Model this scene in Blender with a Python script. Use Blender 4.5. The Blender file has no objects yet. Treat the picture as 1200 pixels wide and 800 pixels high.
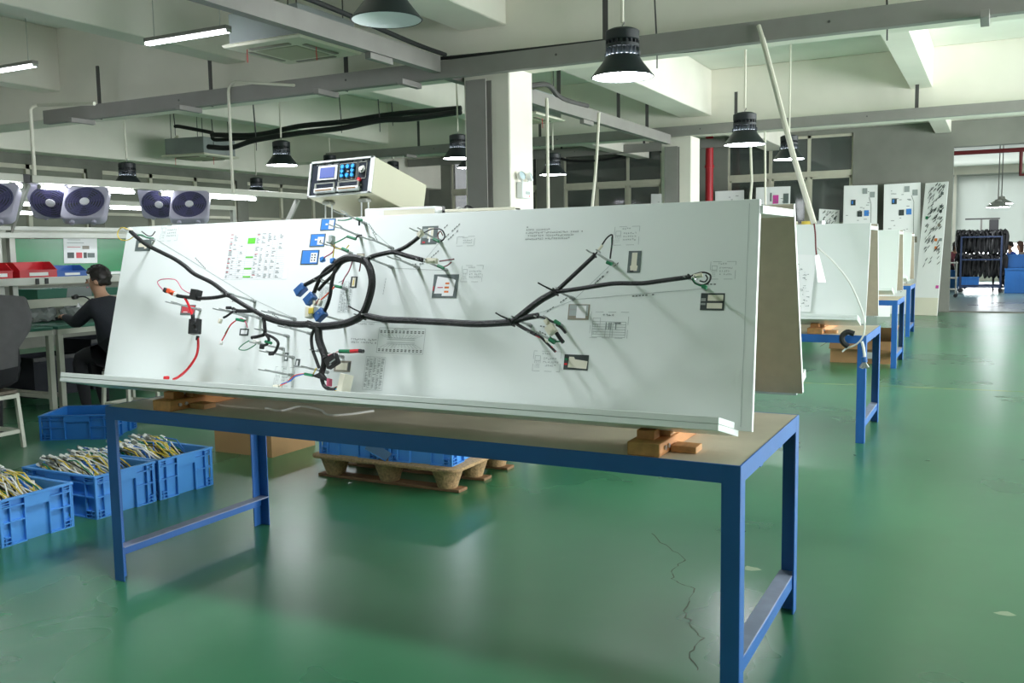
import bpy, bmesh, math, random
from mathutils import Vector, Matrix, Euler
random.seed(7)
S = bpy.context.scene
COL = S.collection
V = Vector
# ------------------------------------------------------------------ camera
CAM = V((0.668, -2.78, 1.471)); FPX = 1085.0
_yaw, _pit, _rol = math.radians(27.53), math.radians(5.727), math.radians(-0.879)
_f = V((-math.sin(_yaw)*math.cos(_pit), math.cos(_yaw)*math.cos(_pit), -math.sin(_pit)))
_r0 = V((math.cos(_yaw), math.sin(_yaw), 0)); _u0 = _r0.cross(_f)
RT = _r0*math.cos(_rol) + _u0*math.sin(_rol)
UP = -_r0*math.sin(_rol) + _u0*math.cos(_rol)
FW = _f
cd = bpy.data.cameras.new('camera'); cam = bpy.data.objects.new('camera', cd); COL.objects.link(cam)
cd.sensor_width = 36.0; cd.sensor_fit = 'HORIZONTAL'; cd.lens = FPX*36/1200; cd.clip_start = 0.05; cd.clip_end = 200
cam.matrix_world = Matrix((( RT.x, UP.x, -FW.x, CAM.x), (RT.y, UP.y, -FW.y, CAM.y), (RT.z, UP.z, -FW.z, CAM.z), (0,0,0,1)))
S.camera = cam
# ------------------------------------------------------------------ world, daylight, exposure
S.view_settings.view_transform = 'Standard'
try: S.view_settings.look = 'None'
except Exception: pass
S.view_settings.gamma = 1.0; S.view_settings.use_curve_mapping = False
S.view_settings.exposure = 0.2
W = bpy.data.worlds.new('overcast_sky'); S.world = W; W.use_nodes = True
_bg = W.node_tree.nodes['Background']; _bg.inputs[0].default_value = (0.93, 0.97, 1.0, 1); _bg.inputs[1].default_value = 6.0
S.cycles.use_denoising = True
S.cycles.max_bounces = 8; S.cycles.diffuse_bounces = 5; S.cycles.glossy_bounces = 4
S.cycles.sample_clamp_indirect = 6.0
DAY = 46.0      # daylight coming in by each window of the hall, per square metre
LAMP = 55.0      # radiance of a lit pendant lens
LAMP_B = 150.0   # the stronger lamp right above the big board
TUBE = 24.0
def day(x, y, z, sx, sz, rot, power):
    l = bpy.data.lights.new('daylight', 'AREA'); l.shape = 'RECTANGLE'; l.size = sx; l.size_y = sz
    l.energy = power*sx*sz; l.color = (0.92, 0.97, 1.0)
    o = bpy.data.objects.new('window_daylight', l); COL.objects.link(o); o.location = (x, y, z); o.rotation_euler = rot
    return o
# windows along the right-hand wall (x = 6.5) and in the far wall of the next room (y = 30)
WIN_R = [(0.2, 4.0), (5.9, 8.7), (9.7, 12.5), (13.6, 16.4)]
for a, b in WIN_R:
    day(6.43, (a+b)/2, 1.95, b-a, 2.1, (math.radians(90), 0, math.radians(90)), DAY*(0.7 if a < 1 else 1.0))
WIN_FILL = [(-11.5, -8.0)]      # made-up high window behind the viewer, added to lift the ceiling and beams
for a, b in WIN_FILL: day((a+b)/2, -8.93, 3.3, b-a, 1.2, (math.radians(90), 0, 0), 8.0)  # fill lamp in that added window
# (x0, x1)
WIN_F = [(-6.4, -3.6), (-2.9, -0.85), (-0.62, 1.75), (2.0, 4.2)]

for a, b in WIN_F: day((a+b)/2, 35.85, 0.92, b-a, 0.9, (math.radians(90), 0, math.radians(180)), 45.0)
# ------------------------------------------------------------------ pixel -> place
def ray(px, py): return FW + RT*((px-600)/FPX) - UP*((py-400)/FPX)
def onx(px, py, x): d = ray(px, py); return CAM + d*((x-CAM.x)/d.x)
def ony(px, py, y): d = ray(px, py); return CAM + d*((y-CAM.y)/d.y)
def onz(px, py, z=0.0): d = ray(px, py); return CAM + d*((z-CAM.z)/d.z)
def deep(px, py, d): return CAM + ray(px, py)*d

# ------------------------------------------------------------------ materials
def lin(c):
    if isinstance(c, str):
        c = tuple(int(c[i:i+2], 16)/255 for i in (0, 2, 4))
    return tuple((x/12.92 if x <= 0.04045 else ((x+0.055)/1.055)**2.4) for x in c)
_M = {}
def mat(name, col, rough=0.5, metal=0.0, var=0.0, scale=8.0, bump=0.0, spec=0.5, emit=0.0, alpha=1.0, coat=0.0, bscale=None, col2=None, stretch=None):
    if name in _M: return _M[name]
    m = bpy.data.materials.new(name); m.use_nodes = True; nt = m.node_tree; b = nt.nodes['Principled BSDF']
    c = lin(col)
    b.inputs['Base Color'].default_value = (*c, 1); b.inputs['Roughness'].default_value = rough; b.inputs['Metallic'].default_value = metal
    b.inputs['Specular IOR Level'].default_value = spec; b.inputs['Alpha'].default_value = alpha
    b.inputs['Coat Weight'].default_value = coat
    if emit:
        b.inputs['Emission Color'].default_value = (*c, 1); b.inputs['Emission Strength'].default_value = emit
    if var or bump:
        tc = nt.nodes.new('ShaderNodeTexCoord'); no = nt.nodes.new('ShaderNodeTexNoise'); no.inputs['Scale'].default_value = scale; no.inputs['Detail'].default_value = 5
        src = tc.outputs['Object']
        if stretch:
            mp = nt.nodes.new('ShaderNodeMapping'); mp.inputs['Scale'].default_value = stretch; nt.links.new(src, mp.inputs[0]); src = mp.outputs[0]
        nt.links.new(src, no.inputs['Vector'])
        if var:
            cr = nt.nodes.new('ShaderNodeValToRGB')
            lo = lin(col2) if col2 else tuple(x*(1-var) for x in c); hi = c if col2 else tuple(min(1, x*(1+var)) for x in c)
            cr.color_ramp.elements[0].color = (*lo, 1); cr.color_ramp.elements[1].color = (*hi, 1)
            cr.color_ramp.elements[0].position = 0.3; cr.color_ramp.elements[1].position = 0.7
            nt.links.new(no.outputs['Fac'], cr.inputs['Fac']); nt.links.new(cr.outputs['Color'], b.inputs['Base Color'])
        if bump:
            n2 = nt.nodes.new('ShaderNodeTexNoise'); n2.inputs['Scale'].default_value = bscale or scale*6; n2.inputs['Detail'].default_value = 4; nt.links.new(src, n2.inputs['Vector'])
            bp = nt.nodes.new('ShaderNodeBump'); bp.inputs['Strength'].default_value = bump; bp.inputs['Distance'].default_value = 0.01
            nt.links.new(n2.outputs['Fac'], bp.inputs['Height']); nt.links.new(bp.outputs['Normal'], b.inputs['Normal'])
    _M[name] = m; return m
def floor_mat(name, c1, c2, c3):
    m = bpy.data.materials.new(name); m.use_nodes = True; nt = m.node_tree; b = nt.nodes['Principled BSDF']; N = nt.nodes.new; L = nt.links.new
    tc = N('ShaderNodeTexCoord')
    a = N('ShaderNodeTexNoise'); a.inputs['Scale'].default_value = 0.55; a.inputs['Detail'].default_value = 4; a.inputs['Roughness'].default_value = 0.5; L(tc.outputs['Object'], a.inputs['Vector'])
    r = N('ShaderNodeValToRGB'); e = r.color_ramp.elements; e[0].color = (*lin(c1), 1); e[0].position = 0.32; e[1].color = (*lin(c2), 1); e[1].position = 0.62
    L(a.outputs['Fac'], r.inputs['Fac'])
    s = N('ShaderNodeTexNoise'); s.inputs['Scale'].default_value = 6; s.inputs['Detail'].default_value = 3; s.inputs['Roughness'].default_value = 0.5; L(tc.outputs['Object'], s.inputs['Vector'])
    r2 = N('ShaderNodeValToRGB'); r2.color_ramp.elements[0].position = 0.60; r2.color_ramp.elements[1].position = 0.78; L(s.outputs['Fac'], r2.inputs['Fac'])
    mx = N('ShaderNodeMix'); mx.data_type = 'RGBA'; mx.inputs['B'].default_value = (*lin(c3), 1); L(r.outputs['Color'], mx.inputs['A'])
    sc = N('ShaderNodeMath'); sc.operation = 'MULTIPLY'; sc.inputs[1].default_value = 0.05; L(r2.outputs['Color'], sc.inputs[0]); L(sc.outputs[0], mx.inputs['Factor'])
    L(mx.outputs['Result'], b.inputs['Base Color'])
    rr = N('ShaderNodeMapRange'); rr.inputs['To Min'].default_value = 0.20; rr.inputs['To Max'].default_value = 0.38; L(a.outputs['Fac'], rr.inputs['Value']); L(rr.outputs[0], b.inputs['Roughness'])
    bn = N('ShaderNodeTexNoise'); bn.inputs['Scale'].default_value = 2.2; bn.inputs['Detail'].default_value = 3; L(tc.outputs['Object'], bn.inputs['Vector'])
    bp = N('ShaderNodeBump'); bp.inputs['Strength'].default_value = 0.05; bp.inputs['Distance'].default_value = 0.02; L(bn.outputs['Fac'], bp.inputs['Height']); L(bp.outputs['Normal'], b.inputs['Normal'])
    b.inputs['Specular IOR Level'].default_value = 0.55; b.inputs['Coat Weight'].default_value = 0.12; b.inputs['Coat Roughness'].default_value = 0.2
    return m
M_floor = floor_mat('green_epoxy', '23613f', '3d7d56', '86a08a')
M_floor2 = floor_mat('grey_epoxy', '49605c', '5b736d', '8a9a95')
M_plaster = mat('cream_plaster', 'ebe7db', 0.75, var=0.05, scale=1.3, bump=0.05)
M_slab = mat('slab_plaster', 'e4e6dc', 0.8, var=0.05, scale=0.9, bump=0.05)
M_concrete = mat('grey_render', '7f8078', 0.85, var=0.12, scale=1.2, bump=0.15, bscale=30)
M_concrete_d = mat('dirty_concrete', '74756c', 0.9, var=0.25, scale=1.8, bump=0.3, bscale=20)
M_olive = mat('olive_shutter', '7b7d70', 0.6, var=0.08, scale=2)
M_winframe = mat('cream_window_frame', 'c3c0ae', 0.5, var=0.06, scale=5)
M_glass = mat('dim_room_glass', '3d4744', 0.06, spec=0.8, alpha=0.78, var=0.15, scale=1.5)  # dark pane colour stands in for the dim room behind
M_steel = mat('grey_painted_steel', '8a8783', 0.5, var=0.07, scale=4)
M_steel_d = mat('dark_steel', '4d4b4a', 0.5, var=0.1, scale=6)
M_blue = mat('blue_enamel', '2763ad', 0.4, var=0.06, scale=6, bump=0.03)
M_dusty = mat('dusty_blue_enamel', '8a93ad', 0.65, var=0.1, scale=14)
M_linen = mat('beige_linoleum', 'd4cab7', 0.6, var=0.08, scale=5)
M_white = mat('white_melamine', 'e6ece9', 0.35, var=0.01, scale=3)
M_whiteedge = mat('white_edging', 'eef0ef', 0.4)
M_beige = mat('raw_board_back', 'bfb5a3', 0.8, var=0.05, scale=20)
M_wood = mat('pine_timber', 'c48a55', 0.65, var=0.2, scale=5, stretch=(6, 0.8, 6), bump=0.1)
M_wood2 = mat('pale_pine', 'cf9f6c', 0.65, var=0.2, scale=6, stretch=(6, 0.8, 6), bump=0.1)
M_metal = mat('bright_metal', 'b9bcbd', 0.3, metal=0.9)
M_pin = mat('plated_pin', 'a9adab', 0.4, metal=0.55)
M_black = mat('black_plastic', '17181a', 0.45)
M_cable = mat('black_corrugated_sleeve', '1a1b1c', 0.5, var=0.3, scale=60, bump=0.4, bscale=160)
M_rubber = mat('black_rubber', '222324', 0.7)
M_alu = mat('aluminium_profile', 'aeb0a8', 0.42, metal=0.35, var=0.04, scale=5)
M_cream = mat('instrument_cream', 'bfbda3', 0.5, var=0.03, scale=4)
M_face = mat('instrument_navy', '242b38', 0.45)
M_screen = mat('lcd_blue', '4659a6', 0.2, emit=0.12)
M_cyan = mat('cyan_button', '39a0ea', 0.35)
M_red = mat('red_plastic', 'd2232c', 0.4)
M_redpaint = mat('red_pipe_paint', 'b4202b', 0.45)
M_maroon = mat('maroon_pipe_paint', '6c1f22', 0.5)
M_green = mat('green_wire', '0f7a4f', 0.45)
M_yellow = mat('yellow_wire', 'd8c04a', 0.5)
M_bluew = mat('blue_wire', '2f6fc2', 0.5)
M_whitew = mat('white_wire', 'e8e8e2', 0.5)
M_ivory = mat('ivory_connector', 'e2decb', 0.45)
M_bluecon = mat('blue_connector', '2c5f9e', 0.4)
M_pinkw = mat('pink_wire', 'c65a76', 0.5)
M_orange = mat('orange_plastic', 'e2582c', 0.45)
M_crate = mat('blue_crate_plastic', '4a93dc', 0.42, var=0.05, scale=4)
M_crate_d = mat('dark_blue_crate_plastic', '1d63a8', 0.45, var=0.05, scale=4)
M_crate_hole = mat('deep_blue_recess', '174a86', 0.5)
M_carton = mat('brown_carton', 'a37f55', 0.8, var=0.06, scale=5)
M_carton_in = mat('carton_inside', '8a6a45', 0.85)
M_pallet = mat('pressed_wood_pallet', 'b09068', 0.85, var=0.3, scale=60, bump=0.5, bscale=90)
M_skid = mat('pallet_skid_wood', '8d6a4c', 0.8, var=0.2, scale=10, stretch=(1, 8, 8))
M_lampblk = mat('black_lamp_housing', '1c2225', 0.45, var=0.1, scale=8)
M_lampin = mat('white_reflector_inside', 'e9eef0', 0.35)
M_conduit = mat('cream_conduit', 'd9d6c6', 0.45)
M_off = mat('unlit_lens', 'c6d8e0', 0.25)
M_paper = mat('print_paper', 'eceeee', 0.55)
M_ink = mat('grey_ink', '97a09e', 0.7)
M_ink_d = mat('dark_ink', '6d7472', 0.7)
M_ink_l = mat('faint_ink', 'a9b3b1', 0.7)
M_lime = mat('lime_ink', '62c63c', 0.7)
M_photo_b = mat('photo_blue', '3f83d2', 0.4)
M_photo_g = mat('photo_grey', '5f6a69', 0.4, var=0.2, scale=30)
M_photo_d = mat('photo_dark', '3a4241', 0.4)
M_photo_t = mat('photo_taupe', '8f887a', 0.4)
M_photo_o = mat('photo_orange', 'e07a3a', 0.4)
M_photo_r = mat('photo_red', 'c8414a', 0.4)
M_photo_p = mat('photo_magenta', 'cf4aa0', 0.4)
def emis(name, col, s):
    m = bpy.data.materials.new(name); m.use_nodes = True; nt = m.node_tree; nt.nodes.clear()
    o = nt.nodes.new('ShaderNodeOutputMaterial'); e = nt.nodes.new('ShaderNodeEmission'); e.inputs[0].default_value = (*lin(col), 1); e.inputs[1].default_value = s
    nt.links.new(e.outputs[0], o.inputs[0]); return m
M_lens = emis('lit_lamp_lens', 'f4f8ff', LAMP)
M_lens_b = emis('bright_lamp_lens', 'f4f8ff', LAMP_B)
M_tube = emis('lit_led_tube', 'f0f6ff', TUBE)

# ------------------------------------------------------------------ mesh builder
class MB:
    def __init__(s): s.v = []; s.f = []; s.m = []
    def add(s, vs, fs, mi=0):
        o = len(s.v); s.v += [tuple(x) for x in vs]; s.f += [tuple(i+o for i in f) for f in fs]; s.m += [mi]*len(fs); return s
    def box(s, lo, hi, mi=0, M=None):
        x0, y0, z0 = lo; x1, y1, z1 = hi
        vs = [V(p) for p in ((x0,y0,z0),(x1,y0,z0),(x1,y1,z0),(x0,y1,z0),(x0,y0,z1),(x1,y0,z1),(x1,y1,z1),(x0,y1,z1))]
        if M is not None: vs = [M @ p for p in vs]
        return s.add(vs, [(0,3,2,1),(4,5,6,7),(0,1,5,4),(1,2,6,5),(2,3,7,6),(3,0,4,7)], mi)
    def hexa(s, vs, mi=0):   # 8 corners: bottom ring then top ring
        return s.add([V(p) for p in vs], [(0,3,2,1),(4,5,6,7),(0,1,5,4),(1,2,6,5),(2,3,7,6),(3,0,4,7)], mi)
    def bar(s, p, q, w, h, mi=0, up=(0,0,1)):
        p, q = V(p), V(q); d = (q-p); L = d.length; d.normalize(); u = V(up)
        if abs(d.dot(u)) > 0.98: u = V((0,1,0))
        x = d.cross(u).normalized(); y = x.cross(d)
        M = Matrix(((x.x, d.x, y.x, p.x),(x.y, d.y, y.y, p.y),(x.z, d.z, y.z, p.z),(0,0,0,1)))
        return s.box((-w/2,0,-h/2),(w/2,L,h/2),mi,M)
    def tube(s, pts, r, n=8, mi=0, caps=True):
        pts = [V(p) for p in pts]; k = len(pts); rs = r if isinstance(r, (list, tuple)) else [r]*k
        vs = []; t0 = None; x = None
        for i, p in enumerate(pts):
            t = (pts[min(i+1,k-1)]-pts[max(i-1,0)]).normalized()
            if x is None:
                a = V((0,0,1)) if abs(t.z) < 0.9 else V((1,0,0)); x = t.cross(a).normalized()
            else:
                x = (x - t*x.dot(t))
                x = x.normalized() if x.length > 1e-6 else t.orthogonal().normalized()
            y = t.cross(x)
            for j in range(n):
                an = 2*math.pi*j/n; vs.append(p + (x*math.cos(an)+y*math.sin(an))*rs[i])
        fs = [(i*n+j, i*n+(j+1)%n, (i+1)*n+(j+1)%n, (i+1)*n+j) for i in range(k-1) for j in range(n)]
        if caps: fs += [tuple(range(n-1,-1,-1)), tuple(range((k-1)*n, k*n))]
        return s.add(vs, fs, mi)
    def lathe(s, prof, n=24, M=None, mi=0, capt=False, capb=False):
        vs = []
        for r, z in prof:
            for j in range(n):
                an = 2*math.pi*j/n; p = V((r*math.cos(an), r*math.sin(an), z)); vs.append(M @ p if M is not None else p)
        k = len(prof); fs = [(i*n+j, i*n+(j+1)%n, (i+1)*n+(j+1)%n, (i+1)*n+j) for i in range(k-1) for j in range(n)]
        if capb: fs.append(tuple(range(n-1,-1,-1)))
        if capt: fs.append(tuple(range((k-1)*n, k*n)))
        return s.add(vs, fs, mi)
    def disc(s, c, r, n=20, ax=(0,0,1), mi=0, th=0.0):
        M = V(ax).to_track_quat('Z','Y').to_matrix().to_4x4(); M.translation = V(c)
        if th: return s.lathe([(r,0),(r,th)], n, M, mi, True, True)
        return s.add([M @ V((r*math.cos(2*math.pi*j/n), r*math.sin(2*math.pi*j/n), 0)) for j in range(n)], [tuple(range(n))], mi)
    def quad(s, a, b, c, d, mi=0): return s.add([V(a),V(b),V(c),V(d)], [(0,1,2,3)], mi)
    def build(s, name, mats, parent=None, bevel=0.0, smooth=True, world=False, seg=1, angle=35):
        me = bpy.data.meshes.new(name)
        vs = s.v
        if world and parent is not None:
            Mi = parent.matrix_basis.inverted(); vs = [tuple(Mi @ V(p)) for p in vs]
        me.from_pydata(vs, [], s.f); me.validate(); me.update()
        if not isinstance(mats, (list, tuple)): mats = [mats]
        for m in mats: me.materials.append(m)
        if len(mats) > 1 and len(me.polygons) == len(s.m): me.polygons.foreach_set('material_index', s.m)
        if smooth:
            me.polygons.foreach_set('use_smooth', [True]*len(me.polygons)); me.set_sharp_from_angle(angle=math.radians(angle))
        o = bpy.data.objects.new(name, me); COL.objects.link(o)
        if parent is not None: o.parent = parent
        if bevel:
            b = o.modifiers.new('bevel', 'BEVEL'); b.width = bevel; b.segments = seg; b.limit_method = 'ANGLE'; b.angle_limit = math.radians(40)
        return o
def tag(o, label, cat, group=None, kind=None):
    o['label'] = label; o['category'] = cat
    if group: o['group'] = group
    if kind: o['kind'] = kind
    return o
def thing(name, label, cat, loc=(0,0,0), rot=(0,0,0), group=None):
    o = bpy.data.objects.new(name, None); COL.objects.link(o); o.empty_display_size = 0.1
    o.location = loc; o.rotation_euler = rot
    o.matrix_basis = Matrix.Translation(V(loc)) @ Euler(rot).to_matrix().to_4x4()
    return tag(o, label, cat, group)
def struct(name, mb, m, label=None, cat=None, parent=None, **k):
    o = mb.build(name, m, parent, **k)
    if parent is None:
        o['kind'] = 'structure'; o['label'] = label or name.replace('_', ' '); o['category'] = cat or 'structure'
    return o
def kids(o): return [c for c in bpy.data.objects if c.parent is o]
def copy_tree(o, parent=None):
    c = o.copy(); COL.objects.link(c)
    if parent is not None: c.parent = parent
    for ch in kids(o): copy_tree(ch, c)
    return c
def again(o, label, loc=None, rot=None):
    c = copy_tree(o); c['label'] = label
    if loc is not None: c.location = loc
    if rot is not None: c.rotation_euler = rot
    return c
def smoothpath(pts, k=6):
    pts = [V(p) for p in pts]; P = [pts[0]*2-pts[1]] + pts + [pts[-1]*2-pts[-2]]; out = []
    for i in range(1, len(P)-2):
        a, b, c, d = P[i-1], P[i], P[i+1], P[i+2]
        for j in range(k):
            t = j/k; out.append(0.5*((2*b)+(c-a)*t+(2*a-5*b+4*c-d)*t*t+(3*b-a-3*c+d)*t**3))
    out.append(pts[-1]); return out

# ================================================================== THE HALL
XL, XR, YF, YB, ZC = -13.0, 6.5, -9.0, 18.7, 4.3
struct('floor', MB().box((XL-0.2, YF-0.2, -0.2), (XR+0.2, YB+0.3, 0)), M_floor, 'glossy green epoxy floor of the hall', 'floor', smooth=False)
struct('ceiling', MB().box((XL-0.2, YF-0.2, ZC), (XR+0.2, YB+0.3, ZC+0.2)), M_slab, 'painted concrete ceiling slab above the beams', 'ceiling', smooth=False)
def walled(name, axis, at, th, u0, u1, z0, z1, holes, m, label):
    """a wall with rectangular holes (u0,u1,z0,z1), cut into strips"""
    mb = MB(); us = sorted({u0, u1, *[h[0] for h in holes], *[h[1] for h in holes]})
    for a, b in zip(us, us[1:]):
        hs = sorted([(h[2], h[3]) for h in holes if h[0] <= a and h[1] >= b]); z = z0
        for h0, h1 in hs:
            if h0 > z: mb.box((a, at, z) if axis == 'x' else (at, a, z), (b, at+th, h0) if axis == 'x' else (at+th, b, h0))
            z = h1
        if z < z1: mb.box((a, at, z) if axis == 'x' else (at, a, z), (b, at+th, z1) if axis == 'x' else (at+th, b, z1))
    return struct(name, mb, m, label, 'wall', smooth=False)
WB = [(-12.3, -9.75), (-9.0, -6.45), (-4.86, -2.13)]
ZW0, ZW1 = 0.9, 3.85
DOOR = (-0.16, 5.2, 0.0, 3.42)
walled('wall_back', 'x', YB, 0.24, XL, XR, 0, ZC, [(a, b, ZW0, ZW1) for a, b in WB] + [DOOR], M_concrete, 'grey rendered end wall with windows and wide opening')
walled('wall_right', 'y', XR, 0.24, YF, YB, 0, ZC, [(a, b, 0.9, 3.0) for a, b in WIN_R], M_plaster, 'cream side wall with tall windows')
walled('wall_front', 'x', YF-0.2, 0.2, XL, XR, 0, ZC, [(a, b, 2.7, 3.9) for a, b in WIN_FILL], M_plaster, 'cream wall behind the viewer with an added high fill-light window')
for i, (a, b) in enumerate(WIN_FILL):
    fr = MB(); y = YF-0.12
    fr.box((a, y, 2.7), (b, y+0.06, 2.76)); fr.box((a, y, 3.84), (b, y+0.06, 3.9))
    for k in range(4): x = a+(b-a)*k/3; fr.box((max(a, x-0.03), y, 2.76), (min(b, x+0.03), y+0.06, 3.84))
    struct('window_%d' % (30+i), fr, M_winframe, 'added high fill-light window in the wall behind the viewer, above the bench line', 'window', smooth=False)
WLft = [(a, a+3.2) for a in (-2.2, 1.3, 4.8, 8.3, 11.8, 15.3)]
walled('wall_left', 'y', XL-0.24, 0.24, YF, YB, 0, ZC, [(a, b, 1.0, 2.92) for a, b in WLft], M_concrete_d, 'dirty grey side wall with shuttered windows')
struct('trim_1', MB().box((-0.3, YB-0.02, 0.0), (5.3, YB+0.26, 0.015)), M_concrete_d, 'metal threshold strip across the wide opening', 'threshold')
# concrete beams and columns
def beam(lo, hi, label): struct('ceiling_beam', MB().box(lo, hi), M_plaster, label, 'beam', bevel=0.01)
beam((XL, 5.2, 3.2), (XR, 5.7, ZC), 'deep concrete cross beam over the nearer white column')
beam((XL, 12.35, 3.3), (XR, 12.85, ZC), 'deep concrete cross beam over the farther white column')
for x0, x1, z, l in ((-4.0, -3.5, 3.57, 'concrete beam running over the row of columns'), (-7.05, -6.75, 3.57, 'concrete rib beam crossing above the hanging tube light'),
                     (-10.15, -9.85, 3.53, 'concrete rib beam close to the shuttered side wall'), (-0.52, -0.22, 3.72, 'concrete rib beam crossing above the row of blue tables'), (2.6, 2.9, 3.72, 'concrete rib beam over the open aisle')):
    segs = ((YF, 5.2), (5.7, 12.35), (12.85, YB))
    mb = MB()
    for a, b in segs: mb.box((x0, a, z), (x1, b, ZC))
    struct('ceiling_beam', mb, M_plaster, l, 'beam', bevel=0.01)
beam((XL, YF, 3.08), (XL+0.4, YB, ZC), 'painted concrete edge beam along the shuttered side wall')
beam((XL+0.4, YB-0.35, 3.95), (XR, YB, ZC), 'painted concrete edge beam along the end wall')
def column(x, y, label):
    mb = MB().box((x, y, 0), (x+0.5, y+0.5, 3.25))
    c = struct('column', mb, M_plaster, label, 'column', bevel=0.012)
    st = MB(); st.box((x+0.09, y-0.012, 0), (x+0.31, y, 3.08)); st.box((x+0.19, y-0.11, 0), (x+0.205, y-0.012, 3.08)); st.box((x+0.09, y-0.122, 0), (x+0.31, y-0.11, 3.08))
    struct('steel_post', st, M_steel, parent=c, smooth=False)
    return c
col1 = column(-3.99, 5.22, 'nearer white square column with grey steel post, behind the tester')
col2 = column(-4.26, 12.1, 'farther white square column with grey steel post, beside the red pipe')
# windows of the end wall, with frames and panes
def window(name, x0, x1, muls, label):
    y = YB+0.05; fr = MB(); t = 0.06
    zt = 2.95
    fr.box((x0, y, ZW0), (x1, y+0.07, ZW0+t)); fr.box((x0, y, ZW1-t), (x1, y+0.07, ZW1)); fr.box((x0, y-0.02, zt), (x1, y+0.08, zt+0.12))
    xs = [x0] + muls + [x1]
    for x in xs: fr.box((x-0.035 if x != x0 else x0, y, ZW0), (x+0.035 if x != x1 else x1, y+0.07, ZW1))
    w = struct(name, fr, M_winframe, label, 'window', smooth=False)
    for a, b in zip(xs, xs[1:]):
        struct('pane', MB().box((a+0.03, y+0.03, zt+0.12), (b-0.03, y+0.036, ZW1-t)), M_glass, parent=w, smooth=False)
        sa = MB(); a2, b2 = a+0.03, b-0.03; z2, z3 = ZW0+t, zt
        for lo, hi in (((a2, z2), (a2+0.045, z3)), ((b2-0.045, z2), (b2, z3)), ((a2, z2), (b2, z2+0.05)), ((a2, z3-0.05), (b2, z3)), ((a2, 1.9), (b2, 1.94))):
            sa.box((lo[0], y+0.01, lo[1]), (hi[0], y+0.05, hi[1]))
        s = struct('sash', sa, M_winframe, parent=w, smooth=False)
        struct('pane', MB().box((a2+0.04, y+0.03, z2+0.04), (b2-0.04, y+0.036, z3-0.04)), M_glass, parent=w, smooth=False)
    return w
for i, (a, b) in enumerate(WB):
    muls = [a+0.33*(b-a), a+0.66*(b-a)] if i != 2 else [-3.9, -3.06]
    window('window_%d' % (i+1), a, b, muls, ('cream framed window in end wall, far corner behind the tester', 'cream framed window in end wall, between the two white columns', 'cream framed window in end wall, behind the leaning boards')[i])
# shuttered windows of the left wall
for i, (a, b) in enumerate(WLft):
    x = XL-0.12; fr = MB(); t = 0.07
    fr.box((x, a, 1.0), (x+0.08, b, 1.0+t)); fr.box((x, a, 2.92-t), (x+0.08, b, 2.92)); fr.box((x, a, 2.15), (x+0.08, b, 2.2))
    n = 3
    for k in range(n+1):
        yy = a + (b-a)*k/n; fr.box((x, max(a, yy-0.035), 1.0), (x+0.08, min(b, yy+0.035), 2.92))
    w = struct('window_%d' % (4+i), fr, M_winframe, 'olive shuttered window in the dirty side wall, %s from the end wall' % ('sixth', 'fifth', 'fourth', 'third', 'second', 'first')[i], 'window', smooth=False)
    for k in range(n):
        struct('shutter_panel', MB().box((x+0.01, a+(b-a)*k/n+0.03, 1.05), (x+0.03, a+(b-a)*(k+1)/n-0.03, 2.88)), M_olive, parent=w, smooth=False)
# right-hand windows (out of frame, where the daylight comes in)
for i, (a, b) in enumerate(WIN_R):
    x = XR+0.1; fr = MB(); t = 0.06
    fr.box((x, a, 0.9), (x+0.07, b, 0.96)); fr.box((x, a, 2.94), (x+0.07, b, 3.0)); fr.box((x, a, 2.2), (x+0.07, b, 2.25))
    for k in range(4):
        yy = a+(b-a)*k/3; fr.box((x, max(a, yy-0.03), 0.9), (x+0.07, min(b, yy+0.03), 3.0))
    struct('window_%d' % (10+i), fr, M_winframe, 'tall clear window in the cream side wall, ' + ('beside the big table', 'beside the second table', 'beside the third table', 'next to the end wall')[i], 'window', smooth=False)
# ------------------------------------------------------------------ the next room
YN0, YN1, XN0, XN1 = YB+0.24, 36.0, -10.0, 6.5; ZN = 4.25
struct('floor_next_room', MB().box((XN0, YN0, -0.2), (XN1, YN1+0.2, -0.002)), M_floor2, 'grey-green polished floor of the next room', 'floor', smooth=False)
struct('ceiling_next_room', MB().box((XN0, YN0, ZN), (XN1, YN1+0.2, ZN+0.2)), M_slab, 'pale ceiling of the next room', 'ceiling', smooth=False)
walled('wall_far', 'x', YN1, 0.2, XN0, XN1, 0, ZN, [(a, b, 0.4, 3.75) for a, b in WIN_F], M_plaster, 'pale far wall of the next room')
struct('wall_next_left', MB().box((XN0-0.2, YN0, 0), (XN0, YN1, ZN)), M_plaster, 'left wall of the next room', 'wall', smooth=False)
struct('wall_next_right', MB().box((XN1, YN0, 0), (XN1+0.2, YN1, ZN)), M_plaster, 'right wall of the next room', 'wall', smooth=False)
for i, (a, b) in enumerate(WIN_F):
    y = YN1+0.06; fr = MB()
    fr.box((a, y, 0.4), (b, y+0.07, 0.46)); fr.box((a, y, 3.69), (b, y+0.07, 3.75)); m = (a+b)/2
    for x in (a+0.03, m, b-0.03): fr.box((x-0.03, y, 0.4), (x+0.03, y+0.07, 3.75))
    struct('window_%d' % (20+i), fr, M_winframe, 'bright window of the next room, ' + ('hidden far behind the end wall', 'behind the edge of the opening', 'behind the black harness rack', 'beyond the blue tubs')[i], 'window', smooth=False)
M_blind = mat('grey_roller_blind', 'c4c8c4', 0.8)
_nt = M_blind.node_tree; _tr = _nt.nodes.new('ShaderNodeBsdfTranslucent'); _tr.inputs[0].default_value = (*lin('c4c8c4'), 1); _ms = _nt.nodes.new('ShaderNodeMixShader'); _ms.inputs[0].default_value = 0.5
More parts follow.
